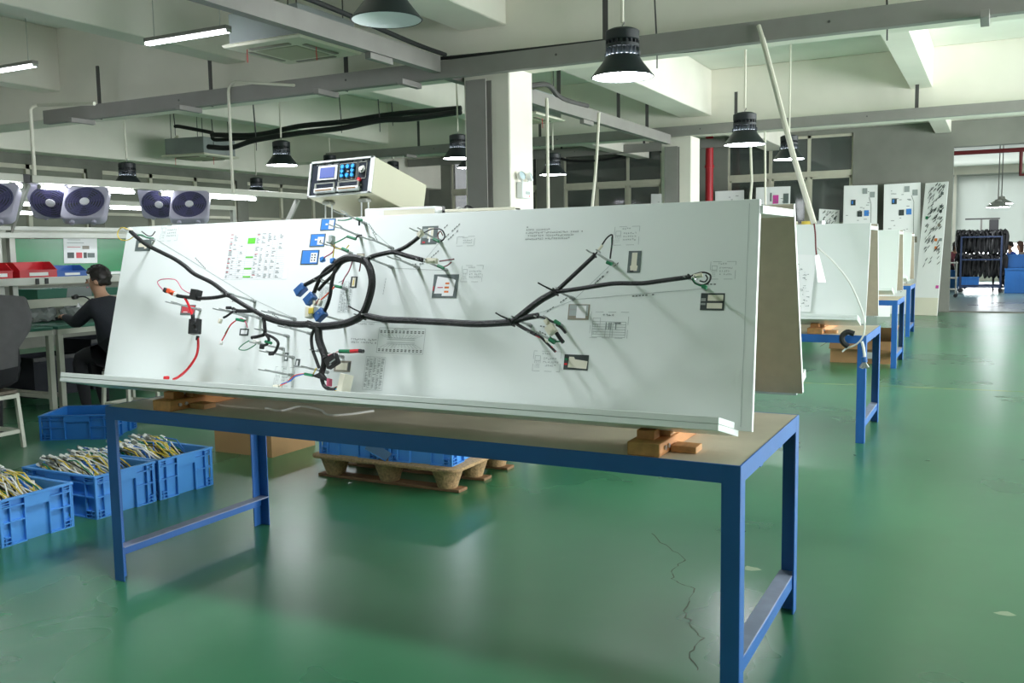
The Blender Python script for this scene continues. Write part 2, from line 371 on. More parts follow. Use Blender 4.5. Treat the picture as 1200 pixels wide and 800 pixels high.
_nt.links.new(_nt.nodes['Principled BSDF'].outputs[0], _ms.inputs[1]); _nt.links.new(_tr.outputs[0], _ms.inputs[2]); _nt.links.new(_ms.outputs[0], _nt.nodes['Material Output'].inputs[0])
for i, (a, b) in enumerate(WIN_F):
    bl = thing('roller_blind', ('grey roller blind in the next room, hidden behind the end wall', 'grey roller blind partly hidden by the edge of the opening', 'wide grey roller blind above the black harness rack', 'grey roller blind beyond the frame edge of the opening')[i], 'blind', ((a+b)/2, YN1-0.08, 3.9))
    MB().box((-(b-a)/2-0.06, -0.005, -2.47), ((b-a)/2+0.06, 0.005, 0)).build('cloth', M_blind, bl, smooth=False)
    MB().tube([(-(b-a)/2-0.08, 0, 0.02), ((b-a)/2+0.08, 0, 0.02)], 0.035, 10).build('roller', M_alu, bl)
    MB().box((-(b-a)/2-0.06, -0.012, -2.5), ((b-a)/2+0.06, 0.012, -2.47)).build('bottom_rail', M_alu, bl)
# ================================================================== BLUE WORK TABLES
TL, TW, TH = 2.834, 0.952, 0.8
def make_table(label):
    t = thing('work_table', label, 'table', (0, 0, 0), group='blue steel work tables in a row')
    a, k = 0.06, 0.006
    MB().box((-TL+k, k, TH-0.03), (-k, TW-k, TH-0.0008)).build('table_top', M_linen, t)
    def rail(lo, hi): MB().box(lo, hi).build('rail', M_blue, t, bevel=0.0015)
    rail((-TL, 0, TH-a), (0, k, TH)); rail((-TL, TW-k, TH-a), (0, TW, TH)); rail((-TL, k, TH-a), (-TL+k, TW-k, TH)); rail((-k, k, TH-a), (0, TW-k, TH))
    for x, sx in ((0, -1), (-TL, 1)):
        for y, sy in ((0, 1), (TW, -1)):
            m = MB(); e = 0.0005
            xs = sorted((x - sx*e, x+sx*a)); ys = sorted((y - sy*e, y+sy*k)); m.box((xs[0], ys[0], 0), (xs[1], ys[1], TH-0.001))
            xs = sorted((x - sx*e, x+sx*k)); ys = sorted((y+sy*k, y+sy*a)); m.box((xs[0], ys[0], 0), (xs[1], ys[1], TH-0.001))
            m.build('leg', M_blue, t, bevel=0.0015)
        m = MB(); xs = sorted((x+sx*0.0065, x+sx*0.0125)); m.box((xs[0], 0.007, 0.105), (xs[1], TW-0.007, 0.155))
        st = m.build('stretcher', M_blue, t, bevel=0.0015)
        xs = sorted((x+sx*0.0065, x+sx*0.065)); MB().box((xs[0], 0.007, 0.1555), (xs[1], TW-0.007, 0.161)).build('flange', M_dusty, st, bevel=0.001)
    for y in (0.3, 0.62): MB().box((-TL+k, y, TH-0.07), (-k, y+0.04, TH-0.0305)).build('cross_bar', M_blue, t)
    return t
tb1 = make_table('large blue steel work table nearest the viewer, carrying the wiring board')
TABS = [(-0.145, 4.369), (-0.323, 8.867), (-0.482, 12.878)]
again(tb1, 'second blue work table behind the big wiring board, coiled hose at its corner', (*TABS[0], 0))
again(tb1, 'third blue work table in the row, only its near end showing', (*TABS[1], 0))
again(tb1, 'farthest blue work table in the row, before the leaning boards', (*TABS[2], 0))

# ================================================================== A-FRAME WIRING BOARDS
BW, BH, BT = 3.106, 0.775, math.radians(14.91)
FX_LOC, FX_ROT = (-0.021, 0.170, 0.875), (0, -0.006, -0.018)
ct, sn = math.cos(BT), math.sin(BT)
def PL(s, v, n=0.0): return V((-s, v*sn - n*ct, v*ct + n*sn))       # board-plane coordinates -> fixture space
FXM = Matrix.Translation(V(FX_LOC)) @ Euler(FX_ROT).to_matrix().to_4x4(); FXI = FXM.inverted()
def B(px, py, n=0.0):                                               # photo point -> (s, v) on the plane n in front of the board
    o = FXI @ CAM; d = FXI.to_3x3() @ ray(px, py); nv = V((0, -ct, sn)); t = (n - o.dot(nv))/d.dot(nv); p = o + d*t
    return -p.x, p.y*sn + p.z*ct
def L(px, py, n=0.0): return PL(*B(px, py, n), n)
DEP = 0.89       # foot-to-foot depth of the A-frame
def make_fixture(label, loc, rot, skew=0.0):
    t = thing('wiring_board', label, 'wiring board', loc, rot, group='A-frame wiring boards on the blue tables')
    th = 0.02
    def slab(c, name, m, **k): return MB().hexa(c).build(name, m, t, **k)
    q = lambda s, v, n: PL(s, v, n)
    slab([q(BW,0,0), q(-skew,0,0), q(-skew,0,-th), q(BW,0,-th), q(BW,BH,0), q(skew,BH,0), q(skew,BH,-th), q(BW,BH,-th)], 'front_panel', M_white, bevel=0.0012)
    for s0, s1, nm in ((-skew-0.0015, skew-0.0015, 'edge_band'),):
        MB().hexa([q(s0+0.0015,0,0.001), q(s0,0,0.001), q(s0,0,-th-0.001), q(s0+0.0015,0,-th-0.001), q(s1+0.0015,BH,0.001), q(s1,BH,0.001), q(s1,BH,-th-0.001), q(s1+0.0015,BH,-th-0.001)]).build(nm, M_whiteedge, t)
    # ledge made of two boards, square to the panel
    w0, w1 = 0.027, BW-0.019
    slab([q(w1,-0.02,0.242), q(w0,-0.02,0.242), q(w0,-0.02,0.003), q(w1,-0.02,0.003), q(w1,-0.0005,0.242), q(w0,-0.0005,0.242), q(w0,-0.0005,0.003), q(w1,-0.0005,0.003)], 'ledge', M_white, bevel=0.001)
    slab([q(w1,0.0005,0.243), q(w0,0.0005,0.243), q(w0,0.0005,0.06), q(w1,0.0005,0.06), q(w1,0.021,0.243), q(w0,0.021,0.243), q(w0,0.021,0.06), q(w1,0.021,0.06)], 'ledge_lip', M_white, bevel=0.001)
    # rear panel, mirrored: y -> DEP - y
    r = lambda s, v, n: V((q(s,v,n).x, DEP - q(s,v,n).y, q(s,v,n).z))
    slab([r(0,0,0), r(BW,0,0), r(BW,0,-th), r(0,0,-th), r(0,BH,0), r(BW,BH,0), r(BW,BH,-th), r(0,BH,-th)], 'rear_panel', [M_beige], bevel=0.001)
    slab([r(0,0,0.0005), r(BW,0,0.0005), r(BW,0,0.003), r(0,0,0.003), r(0,BH,0.0005), r(BW,BH,0.0005), r(BW,BH,0.003), r(0,BH,0.003)], 'rear_facing', M_white)
    slab([r(-0.002,0,0.003), r(-0.0005,0,0.003), r(-0.0005,0,-th), r(-0.002,0,-th), r(-0.002,BH,0.003), r(-0.0005,BH,0.003), r(-0.0005,BH,-th), r(-0.002,BH,-th)], 'edge_band', M_whiteedge)
    slab([r(w0,-0.02,0.2), r(w1,-0.02,0.2), r(w1,-0.02,0.004), r(w0,-0.02,0.004), r(w0,0.018,0.2), r(w1,0.018,0.2), r(w1,0.018,0.004), r(w0,0.018,0.004)], 'rear_ledge', M_white, bevel=0.001)
    zc = BH*ct
    MB().box((-BW+0.03, BH*sn-0.002, zc-0.05), (0.0, DEP-BH*sn+0.002, zc-0.022)).build('top_cap', M_whiteedge, t, bevel=0.001)
    for s in (0.6, 1.5, 2.5): MB().box((-s-0.02, 0.06, 0.012), (-s+0.02, DEP-0.06, 0.045)).build('tie_bar', M_beige, t)
    return t
fx = make_fixture('big white A-frame wiring board carrying the black wire harness', FX_LOC, FX_ROT, 0.013)
fb = make_fixture('second white A-frame wiring board, diagonal pole in front of it', (0, 0, 0), (0, 0, 0))
# second board: right lower front corner seen at px (1010,378)
P2 = V((TABS[0][0]-0.03, TABS[0][1]+0.17, 0.875)); fb.location = P2; fb.matrix_basis = Matrix.Translation(P2)
again(fb, 'third white A-frame wiring board along the row', (TABS[1][0]-0.03, TABS[1][1]+0.17, 0.875))
again(fb, 'farthest white A-frame wiring board along the row', (TABS[2][0]-0.03, TABS[2][1]+0.17, 0.875))

# timber supports on the tables
def make_support(label, x, y, pieces_dx=0.11):
    t = thing('timber_support', label, 'wood block', (x, y, TH), group='timber supports under the boards')
    MB().box((0, 0.001, 0), (0.11, 0.93, 0.045)).build('runner', M_wood, t, bevel=0.003)
    MB().box((0.015, 0.05, 0.045), (0.075, 0.11, 0.075)).build('cleat', M_wood, t, bevel=0.002)
    MB().box((0.06, 0.13, 0.045), (0.105, 0.30, 0.072)).build('cleat', M_wood2, t, bevel=0.002)
    MB().box((0.02, 0.80, 0.045), (0.09, 0.92, 0.072)).build('cleat', M_wood2, t, bevel=0.002)
    MB().box((0.115, 0.10, 0.0), (0.20, 0.17, 0.022)).build('brace', M_wood2, t, bevel=0.002)
    for y0 in (0.05, 0.085): MB().disc((0.11, y0, 0.024), 0.008, 8, (1,0,0), th=0.006).build('bolt', M_metal, t)
    return t
make_support('stacked pine blocks under the right end of the big wiring board', -0.37, 0.006)
make_support('pine blocks under the left end of the big wiring board', -2.54, 0.006)
for (x, y), l in zip(TABS, ('pine blocks under the second wiring board', 'pine blocks under the third wiring board', 'pine blocks under the farthest wiring board')):
    make_support(l, x-0.42, y+0.006)

# ------------------------------------------------------------------ prints on the big board
def PR(name, quads, m, n=0.0012, parent=fx):
    """flat print: list of 4-corner (s,v) quads"""
    mb = MB()
    for qd in quads: mb.quad(*[PL(s, v, n) for s, v in qd])
    o = mb.build(name, m, parent, smooth=False)
    if len(quads) > 1: o['kind'] = 'stuff'
    return o
def rect(px0, py0, px1, py1):        # photo box -> board rectangle (s left>right)
    c = B((px0+px1)/2, (py0+py1)/2); sl = B(px0, (py0+py1)/2)[0]; sr = B(px1, (py0+py1)/2)[0]
    vt = B((px0+px1)/2, py0)[1]; vb = B((px0+px1)/2, py1)[1]; return sl, sr, vb, vt
def rq(sl, sr, vb, vt): return [(sl, vb), (sr, vb), (sr, vt), (sl, vt)]
def line(a, b, w=0.0012):
    (s0, v0), (s1, v1) = a, b; d = V((s1-s0, v1-v0)); l = d.length or 1; p = V((-d.y, d.x))*(w/2/l)
    return [(s0-p.x, v0-p.y), (s1-p.x, v1-p.y), (s1+p.x, v1+p.y), (s0+p.x, v0+p.y)]
def glyphs(sl, sr, vb, vt, rows, fill=1.0, rng=random):
    out = []; rh = (vt-vb)/rows; c = rh*0.62; w = c*0.07
    for r in range(rows):
        v = vt - rh*(r+0.5); n = int((sl-sr)*(fill if isinstance(fill, float) else fill[r])/(c*1.15))
        for i in range(n):
            if rng.random() < 0.06: continue
            s = sl - (i+0.5)*c*1.15; h = c*0.42
            for k in range(3):
                if rng.random() < 0.55: y = v + rng.uniform(-h, h); out.append(rq(s+h, s-h, y-w, y+w))
                else: x = s + rng.uniform(-h, h); out.append(rq(x+w, x-w, v-h, v+h))
    return out
def dashed(sl, sr, vb, vt, d=0.03, g=0.018, w=0.0012):
    out = []
    for a, b in (((sl, vb), (sr, vb)), ((sr, vb), (sr, vt)), ((sr, vt), (sl, vt)), ((sl, vt), (sl, vb))):
        Lg = math.hypot(b[0]-a[0], b[1]-a[1]); t = 0
        while t < Lg:
            t1 = min(Lg, t+d); f = lambda q: (a[0]+(b[0]-a[0])*q/Lg, a[1]+(b[1]-a[1])*q/Lg); out.append(line(f(t), f(t1), w)); t += d+g
    return out
def photo(px, bg, items):
    sl, sr, vb, vt = rect(*px); w, h = sl-sr, vt-vb
    p = MB(); th = 0.0014
    p.hexa([PL(sl,vb,0.0002), PL(sr,vb,0.0002), PL(sr,vt,0.0002), PL(sl,vt,0.0002), PL(sl,vb,th), PL(sr,vb,th), PL(sr,vt,th), PL(sl,vt,th)])
    o = p.build('printed_photo', bg, fx, smooth=False)
    for k, (m, poly) in enumerate(items):
        mb = MB(); mb.add([PL(sl - x*w, vb + y*h, th+0.0004+0.0002*k) for x, y in poly], [tuple(range(len(poly)))])
        mb.build('picture_area', m, o, smooth=False)
R_ = lambda x0, y0, x1, y1: [(x0,y0),(x1,y0),(x1,y1),(x0,y1)]
conn = [(.2,.25),(.75,.25),(.8,.32),(.95,.32),(.95,.7),(.8,.72),(.75,.8),(.2,.8)]
photo((159,281,177,294), M_photo_g, [(M_ivory, R_(.2,.35,.8,.7)), (M_ivory, R_(.6,.2,.75,.4))])
photo((376,256,393,270), M_photo_g, [(M_photo_b, R_(.06,.06,.95,.92)), (M_paper, R_(.58,.12,.9,.85)), (M_paper, R_(.35,.45,.5,.58))])
photo((363.5,274,381,289), M_photo_g, [(M_photo_b, R_(.06,.06,.95,.95)), (M_paper, R_(.52,.15,.92,.75)), (M_paper, R_(.33,.5,.5,.6)), (M_photo_d, R_(.68,.38,.76,.5))])
photo((353,293,373.5,310), M_photo_d, [(M_photo_b, R_(.06,.06,.96,.96)), (M_paper, R_(.55,.15,.92,.8))] + [(M_photo_d, R_(.6+.16*i, .25+.18*j, .68+.16*i, .34+.18*j)) for i in range(2) for j in range(3)])
photo((494,265,512.5,286), M_photo_g, [(M_ink_l, R_(.08,.35,.5,.85)), (M_ivory, R_(.4,.3,.75,.9)), (M_paper, R_(.5,.1,.6,.8)), (M_photo_r, R_(.12,.05,.3,.15))])
photo((507.5,321.5,536.5,349), M_photo_g, [(M_paper, [(.08,.18),(.4,.18),(.4,.08),(.85,.08),(.9,.75),(.8,.8),(.15,.92)]), (M_photo_o, R_(.48,.22,.66,.3)), (M_photo_o, R_(.48,.4,.66,.48)), (M_photo_o, R_(.5,.58,.66,.65)), (M_pinkw, R_(.2,.42,.42,.46)), (M_photo_r, R_(.02,.3,.06,.5))])
photo((411,324,418.5,337), M_photo_d, [(M_ivory, R_(.25,.1,.75,.9)), (M_yellow, R_(.4,.2,.55,.7))])
photo((418,297,427,303), M_photo_t, [(M_ivory, R_(.1,.2,.9,.8))])
photo((666,356.5,690.5,374.5), M_photo_t, [(M_ink_l, R_(.05,.25,.95,.95)), (M_paper, R_(.4,.1,.85,.9)), (M_pin, R_(.05,.6,.4,.7))])
photo((736,294,751,319.5), M_photo_g, [(M_ivory, [(.25,.08),(.75,.08),(.8,.3),(.7,.35),(.7,.92),(.28,.92),(.28,.35),(.2,.3)]), (M_photo_d, R_(.2,.02,.5,.1))])
photo((661,415.5,689.5,433.5), M_photo_d, [(M_ivory, [(.18,.15),(.95,.1),(.97,.6),(.45,.7),(.4,.85),(.2,.85)]), (M_red, R_(.02,.3,.14,.42)), (M_green, R_(.02,.62,.16,.75))])
photo((821,343.5,849,363.5), M_photo_d, [(M_ivory, R_(.28,.1,.92,.42)), (M_ivory, R_(.3,.55,.95,.9)), (M_pin, R_(.02,.3,.22,.42)), (M_pin, R_(.02,.52,.22,.7))])
photo((212,357,229,369), M_photo_g, [(M_photo_r, R_(.08,.2,.95,.92)), (M_paper, R_(.2,.25,.5,.32))])
photo((281,385,291.5,393), M_photo_d, [(M_paper, R_(.15,.2,.85,.8))])
photo((392,422.5,411,435.5), M_photo_t, [(M_ivory, R_(.1,.15,.8,.8)), (M_photo_d, R_(.85,.1,.98,.9))])
photo((346.5,420.5,351.5,430), M_photo_d, [(M_paper, R_(.2,.2,.6,.8))])
photo((333.5,413,338,423), M_photo_g, [(M_paper, R_(.2,.2,.7,.8))])
# parts list with four lime rows
sl, sr, vb, vt = rect(266, 266, 336, 327)
SH = 0.06
sk = lambda s, v: (s - 0.0*(vt-v), v)
o = MB().hexa([PL(sl+.02,vb,0.0002), PL(sr-.02,vb,0.0002), PL(sr-.02,vt,0.0002), PL(sl+.02,vt,0.0002), PL(sl+.02,vb,0.0008), PL(sr-.02,vb,0.0008), PL(sr-.02,vt,0.0008), PL(sl+.02,vt,0.0008)]).build('parts_list_sheet', M_paper, fx, smooth=False)
h = vt-vb; w = sl-sr; ql = []
for i in range(31): v = vb+h*(0.02+0.86*i/30); ql.append(line((sl-.01, v), (sr+.01, v), 0.0008))
for x in (.02,.09,.2,.33,.47,.56,.66,.75,.84,.98): ql.append(line((sl-w*x, vb+h*.02), (sl-w*x, vb+h*.88), 0.0008))
PR('table_rules', ql, M_ink_l, 0.0012, o)
PR('lime_row', [rq(sl-w*a, sl-w*(a+.125), vb+h*y0, vb+h*y1) for a, y0, y1 in ((.335,.68,.79),)], M_lime, 0.0014, o)
for y0 in (.405, .185, .03): PR('lime_row', [rq(sl-w*.335, sl-w*.46, vb+h*y0, vb+h*(y0+.03))], M_lime, 0.0014, o)
tx = []
for i in range(30):
    v = vb+h*(0.02+0.86*i/30)
    for x in (.03,.1,.22,.48,.57,.67,.76,.86):
        if random.random() < 0.5: tx.append(rq(sl-w*x, sl-w*(x+random.uniform(.02,.06)), v+h*.007, v+h*.02))
PR('table_text', tx, M_ink, 0.0013, o)
PR('table_text', [rq(sl-w*.03, sl-w*.075, vb+h*y, vb+h*(y+.012)) for y in (.13,.21,.3,.39,.55,.68,.79,.86)] + [rq(sl-w*.48, sl-w*.53, vb+h*y, vb+h*(y+.012)) for y in (.07,.47,.84)], M_photo_r, 0.0013, o)
PR('table_title', glyphs(sl-w*.35, sl-w*.55, vb+h*.93, vb+h*.97, 1), M_ink_d, 0.0013, o)
# note lines and boxed captions
for px, rows, fill, m in (((616.5,263,684,281), 5, [.07,.45,1.0,.85,.8], M_ink_d), ((411,396,443,403), 2, 1.0, M_ink_d), ((418,378,440,381), 1, 1.0, M_ink_d)):
    PR('note_text', glyphs(*rect(*px), rows, fill), m)
def caption(px, rows=3, icon=True):
    r = rect(*px); sl, sr, vb, vt = r; w, h = sl-sr, vt-vb
    o = PR('caption_border', dashed(*r), M_ink)
    q = glyphs(sl-w*.36, sr+w*.05, vb+h*.2, vb+h*.72, rows) + glyphs(sl-w*.3, sr+w*.35, vb+h*.8, vb+h*.97, 1); PR('caption_text', q, M_ink, 0.0013, o)
    if icon:
        a, b, c, d = sl-w*.06, sl-w*.26, vb+h*.52, vb+h*.76
        ic = [line((a,c),(b,c)), line((b,c),(b,d)), line((b,d),(a,d)), line((a,d),(a,c))] + [line((a-(a-b)*k/3, c),(a-(a-b)*k/3, c-h*.12)) for k in range(4)]
        ic += glyphs(a, b, vb+h*.14, vb+h*.38, 3); PR('caption_icon', ic, M_ink, 0.0013, o)
caption((720,265.5,749,287)); caption((832.5,306.5,862,327)); caption((625,411.5,657,435)); caption((535.5,277,556,288), 2, False); caption((541,311,565.5,330)); caption((692,365.5,736,396), 1)
caption((189,262,209,282), 3); caption((322,430,345,452), 3); caption((434,390,452,391.5), 1, False) if False else None
# wiring table under the lower right group
r = rect(694, 377, 733, 395); sl, sr, vb, vt = r; ql = [line((sl, vb+(vt-vb)*i/6), (sr, vb+(vt-vb)*i/6)) for i in range(7)] + [line((sl-(sl-sr)*x, vb), (sl-(sl-sr)*x, vt)) for x in (0,.4,.55,.62,1)]
PR('pin_table', ql, M_ink)
# connector pin map below the trunk
r = rect(443, 384.5, 497.5, 414); sl, sr, vb, vt = r; w, h = sl-sr, vt-vb
ql = [line((sl,vb),(sr,vb)), line((sr,vb),(sr,vt)), line((sr,vt),(sl,vt)), line((sl,vt),(sl,vb))]
for k in range(12):
    x = .05+.9*k/11; xi = .2+.6*k/11
    ql += [line((sl-w*x, vb+h*.74), (sl-w*xi, vb+h*.6), .0008), line((sl-w*x, vb+h*.2), (sl-w*xi, vb+h*.36), .0008)]
ql += [line((sl-w*.2, vb+h*y),(sl-w*.8, vb+h*y)) for y in (.36,.42,.54,.6)]
o = PR('pin_map_lines', ql, M_ink)
q = []
for k in range(12):
    x = .03+.9*k/11
    for y in (.8,.86,.06,.12): q.append(rq(sl-w*x, sl-w*(x+.045), vb+h*y, vb+h*(y+.035)))
PR('pin_map_text', q, M_ink_d, 0.0013, o); PR('pin_map_text', glyphs(sl-w*.32, sl-w*.65, vb+h*.92, vb+h*.99, 1), M_ink_d, 0.0013, o)
# tall narrow tables of small print
for px in ((427,418,450,457), (398,330,412,366), (374,336,384,362)):
    r = rect(*px); sl, sr, vb, vt = r; w, h = sl-sr, vt-vb; ql = []
    for k in range(6): ql.append(line((sl-w*k/5, vb), (sl-w*k/5, vt), .001))
    o = PR('side_table_rules', ql + [line((sl,vb),(sr,vb),.001), line((sl,vt),(sr,vt),.001)], M_ink_l)
    q = []
    for i in range(26):
        for x in (.05,.24,.44,.64,.82):
            if random.random() < .75: q.append(rq(sl-w*x, sl-w*(x+random.uniform(.06,.14)), vb+h*(.02+.96*i/26), vb+h*(.02+.96*i/26+.018)))
    PR('side_table_text', q, M_ink, 0.0013, o)
# thin guide lines between the pegs and printed lengths
gl = [((184,281),(300,352)), ((300,352),(347,374)), ((601,378),(672,352)), ((672,352),(717,309)), ((672,351),(826,338)), ((516,283),(490,314)), ((460,291),(428,262)), ((404,376),(452,378)), ((460,314),(523,317)), ((878.5,238),(868,500))]
for a, b in gl: PR('guide_line', [line(B(*a), B(*b), 0.0014)], M_ink if a[0] < 870 else M_ink_l)
def slant(px, py, ln, ang, m=None):
    s, v = B(px, py); ca, sa = math.cos(ang), math.sin(ang); q = []
    for i in range(int(ln/0.012)):
        x = i*0.012; 
        if random.random() < .8: q.append([(s-(x+dx)*ca+dy*sa*0.3, v+(x+dx)*sa+dy) for dx, dy in ((0,-.0022),(.008,-.0022),(.008,.0022),(0,.0022))])
    PR('length_print', q, m or M_ink_d)
for a in ((229,302,.1,-.6), (317,366,.1,-.45), (699,330,.11,.72), (694,335,.06,.72), (741,347,.09,.08), (641,365,.1,.6), (610,372,.07,.6), (522,278,.09,.72), (525,281,.09,.72), (508,279,.09,.72), (505,302,.06,.7), (480,310,.08,.05), (633,382,.05,-.1), (632,388,.06,-.4), (449,345,.08,1.5), (437,272,.07,-.9), (272,353,.05,.05), (432,262,.08,-.8), (824,333,.05,.0), (745,288,.0,.0)):
    if a[2]: slant(*a)

# ------------------------------------------------------------------ pegs
def peg(px, py, n=0.165, fork=True, wide=0.018):
    s, v = B(px, py); mb = MB()
    mb.tube([PL(s, v, 0), PL(s, v, n-0.03)], 0.0042, 8); mb.tube([PL(s, v, 0.0), PL(s, v, 0.012)], 0.008, 8); mb.tube([PL(s, v, 0.018), PL(s, v, 0.026)], 0.007, 6)
    if fork:
        for sg in (-1, 1): mb.tube([PL(s, v, n-0.032), PL(s+sg*wide*.7, v, n-0.026), PL(s+sg*wide, v, n-0.012), PL(s+sg*wide, v, n+0.022)], 0.0028, 6)
    mb.build('peg', M_pin, fx)
PEGS = [(299,353),(346,374),(338,394),(306,373),(344,419),(332.5,409),(428.5,262),(422.5,277),(412,297),(460,291),(460,313.5),(490,313.5),(515.5,282),(523,316.5),(406,339),(403,376.5),(452.5,378),(672,350),(717,308),(826.6,338),(622,381.5),(650,399),(658,381.5),(181,281),(235,363),(365,391),(402,418),(384,436),(343,440),(290,371)]
for p in PEGS: peg(*p)

# ------------------------------------------------------------------ the harness
hr = thing('wire_harness', 'black sleeved wire harness strung over the pegs of the big board', 'wire harness', FX_LOC, FX_ROT)
HN = 0.165
def cable(name, pts, r, m, k=5, n=8, ns=None):
    P = [L(p[0], p[1], p[2] if len(p) > 2 else HN) for p in pts]
    return MB().tube(smoothpath(P, k), r, n).build(name, m, hr)
cable('trunk', [(360,379.5),(373,382.5),(400,380),(415,375),(425,368),(433,348),(436,327),(430,308),(417,302.5),(405,303),(394,309)], 0.0155, M_cable)
cable('trunk', [(312,372),(324,376),(336,378.5),(350,380),(361,380)], 0.0135, M_cable)
cable('trunk', [(425,369),(450,374),(480,375.5),(520,377.5),(560,379.5),(600,377.5)], 0.0125, M_cable)
cable('branch', [(153,271),(163,280),(174,288),(190,296),(204,303),(216,311),(228,321),(249,331.5),(267,345),(288,358.5),(312,372)], 0.0095, M_cable)
cable('branch', [(267,345.5),(252,348.5),(234,349.5),(218,348),(208,346.5)], 0.008, M_cable)
cable('branch', [(600,377.5),(611,369),(622,360),(636,350),(651,342)], 0.012, M_cable)
cable('branch', [(651,342),(665,329),(680,315),(697,299)], 0.0075, M_cable)
cable('branch', [(651,342),(680,338),(705,334),(722,332),(745,332),(757,331.5),(782,328),(808,324.5)], 0.0075, M_cable)
cable('branch', [(602,377),(615,372.5),(631,369.5)], 0.0105, M_cable)
cable('branch', [(602,377.5),(613,384),(628,392)], 0.0065, M_cable)
cable('branch', [(428,306),(435,301),(450,297),(462,295.5),(478,300),(495,304.5)], 0.009, M_cable)
cable('branch', [(462,295.5),(474,290),(483,284),(491,277.5)], 0.008, M_cable)
cable('branch', [(398,307),(385,318),(370,327),(357,334)], 0.0085, M_cable)
cable('branch', [(396,308),(382,316),(374,328),(368,343)], 0.0085, M_cable)
cable('branch', [(400,308),(390,322),(380,332),(373,340)], 0.007, M_cable)
cable('branch', [(402,306),(393,316),(389,330),(387,345),(384,356),(380,365)], 0.008, M_cable)
cable('branch', [(373,383),(374,398),(379,412),(382,420)], 0.0155, M_cable)
cable('branch', [(368,386),(365,395),(366,408),(370,420),(374,431)], 0.0065, M_cable)
cable('branch', [(379,410),(380,425),(377,437),(376,443)], 0.012, M_cable)
cable('branch', [(309,372),(310,381),(310,391),(303,394),(295,395.5)], 0.0075, M_cable)
cable('branch', [(311,391),(315,397),(313,403),(307,405)], 0.006, M_cable)
cable('branch', [(311,391),(321,396),(326,402),(323,411),(319,414)], 0.006, M_cable)
cable('branch', [(300,364),(290,364.5),(278,364),(273,361.5)], 0.008, M_cable)
cable('branch', [(273,365),(266,370),(262,372)], 0.005, M_cable)
cable('branch', [(377,444),(380,452),(387,456),(393,456)], 0.008, M_cable)
def wire(name, pts, m, r=0.0024): return cable(name, pts, r, m, 6, 6)
wire('wire', [(192,340.5),(186,334),(185,329.5),(191,327),(203,327),(208,330),(213,338),(219,342),(224,344)], M_pinkw, 0.0022)
wire('red_lead', [(216,348),(220,355),(223,363),(226,372)], M_red, 0.0058); wire('red_lead', [(232,396),(232,408),(229,419),(220,432),(210,441),(203,444.5)], M_red, 0.0055)
wire('wire', [(152,270),(144,266.5),(139,270),(138,276),(142,281),(150,281),(157,277)], M_yellow); wire('wire', [(157,277),(165,275),(172,278),(180,279)], M_green, 0.0028); wire('wire', [(166,271),(173,276),(178,276),(182,271)], M_black)
wire('wire', [(277,375),(270,381),(264,392),(260,399)], M_red, 0.0028); wire('wire', [(268,384),(264,391)], M_green, 0.0032); wire('wire', [(277,375),(283,373),(288,378),(290,384)], M_pinkw, 0.0022)
wire('green_sleeve', [(277,374),(287,376)], M_green, 0.0065); wire('green_sleeve', [(311,400),(318,402)], M_green, 0.0065)
wire('wire', [(292,399),(284,404),(280,409),(288,410),(296,406),(300,403)], M_green, 0.0022)
wire('wire', [(491,277),(500,271),(508,268),(517,269),(521,275),(520,280),(516,283)], M_black, 0.0028); wire('wire', [(514,280),(513,275),(516,271),(519,276)], M_maroon, 0.0022); wire('green_sleeve', [(508,280),(514,283)], M_green, 0.0058)
wire('wire', [(515,306),(522,305),(532,303.5)], M_maroon, 0.0032); wire('wire', [(518,313),(524,311),(529,307)], M_maroon, 0.0026); wire('green_sleeve', [(513,311),(520,314)], M_green, 0.0062)
wire('wire', [(697,299),(704,289),(711,279),(717,275),(717.5,282),(716,295),(715,303)], M_black, 0.003); wire('wire', [(717,278),(717,290)], M_green, 0.0026); wire('green_sleeve', [(711,307),(717,309.5)], M_green, 0.0065)
wire('wire', [(809,324),(815,321),(824,319),(831,321),(833,325),(830,331),(823,334),(815,332),(811,327)], M_black, 0.003); wire('wire', [(812,325),(814,331),(821,334.5),(827,334)], M_green, 0.003); wire('wire', [(820,329),(826,330),(829,326),(827,322)], M_black, 0.0026); wire('green_sleeve', [(823,335),(828,337)], M_green, 0.007)
wire('wire', [(633,371),(640,373),(648,377),(653,378)], M_black, 0.004); wire('green_sleeve', [(650,376),(656,380)], M_green, 0.0075); wire('wire', [(652,380),(658,384),(663,390)], M_black, 0.005)
wire('wire', [(628,392),(634,395),(640,401),(646,407),(651,412)], M_black, 0.0045); wire('wire', [(628,392.5),(633,395)], M_red, 0.004); wire('wire', [(646,406),(651,412)], M_red, 0.003); wire('green_sleeve', [(644,397),(650,401)], M_green, 0.0085); wire('wire', [(651,400),(657,400),(661,401)], M_green, 0.003)
wire('wire', [(652,390),(656,396),(660,401)], M_black, 0.007)
wire('wire', [(396,258),(404,258),(412,256)], M_green, 0.0028); wire('green_sleeve', [(418,256),(424,258)], M_green, 0.0062); wire('wire', [(421,259),(421,264)], M_black, 0.004)
wire('green_sleeve', [(407,277),(417,280)], M_green, 0.0062); wire('wire', [(417,279),(420,276),(424,275.5)], M_black, 0.003); wire('wire', [(407,277),(400,281),(392,285)], M_green, 0.0026)
wire('green_sleeve', [(401,291),(408,294)], M_green, 0.0058); wire('wire', [(401,291),(394,291),(390,288),(386,284)], M_yellow, 0.0024); wire('wire', [(406,291),(409,287)], M_yellow, 0.0024)
wire('wire', [(392,286),(390,295),(381,301),(378,304)], M_pinkw, 0.0026); wire('wire', [(392,286),(391,294),(390,303)], M_yellow, 0.0026)
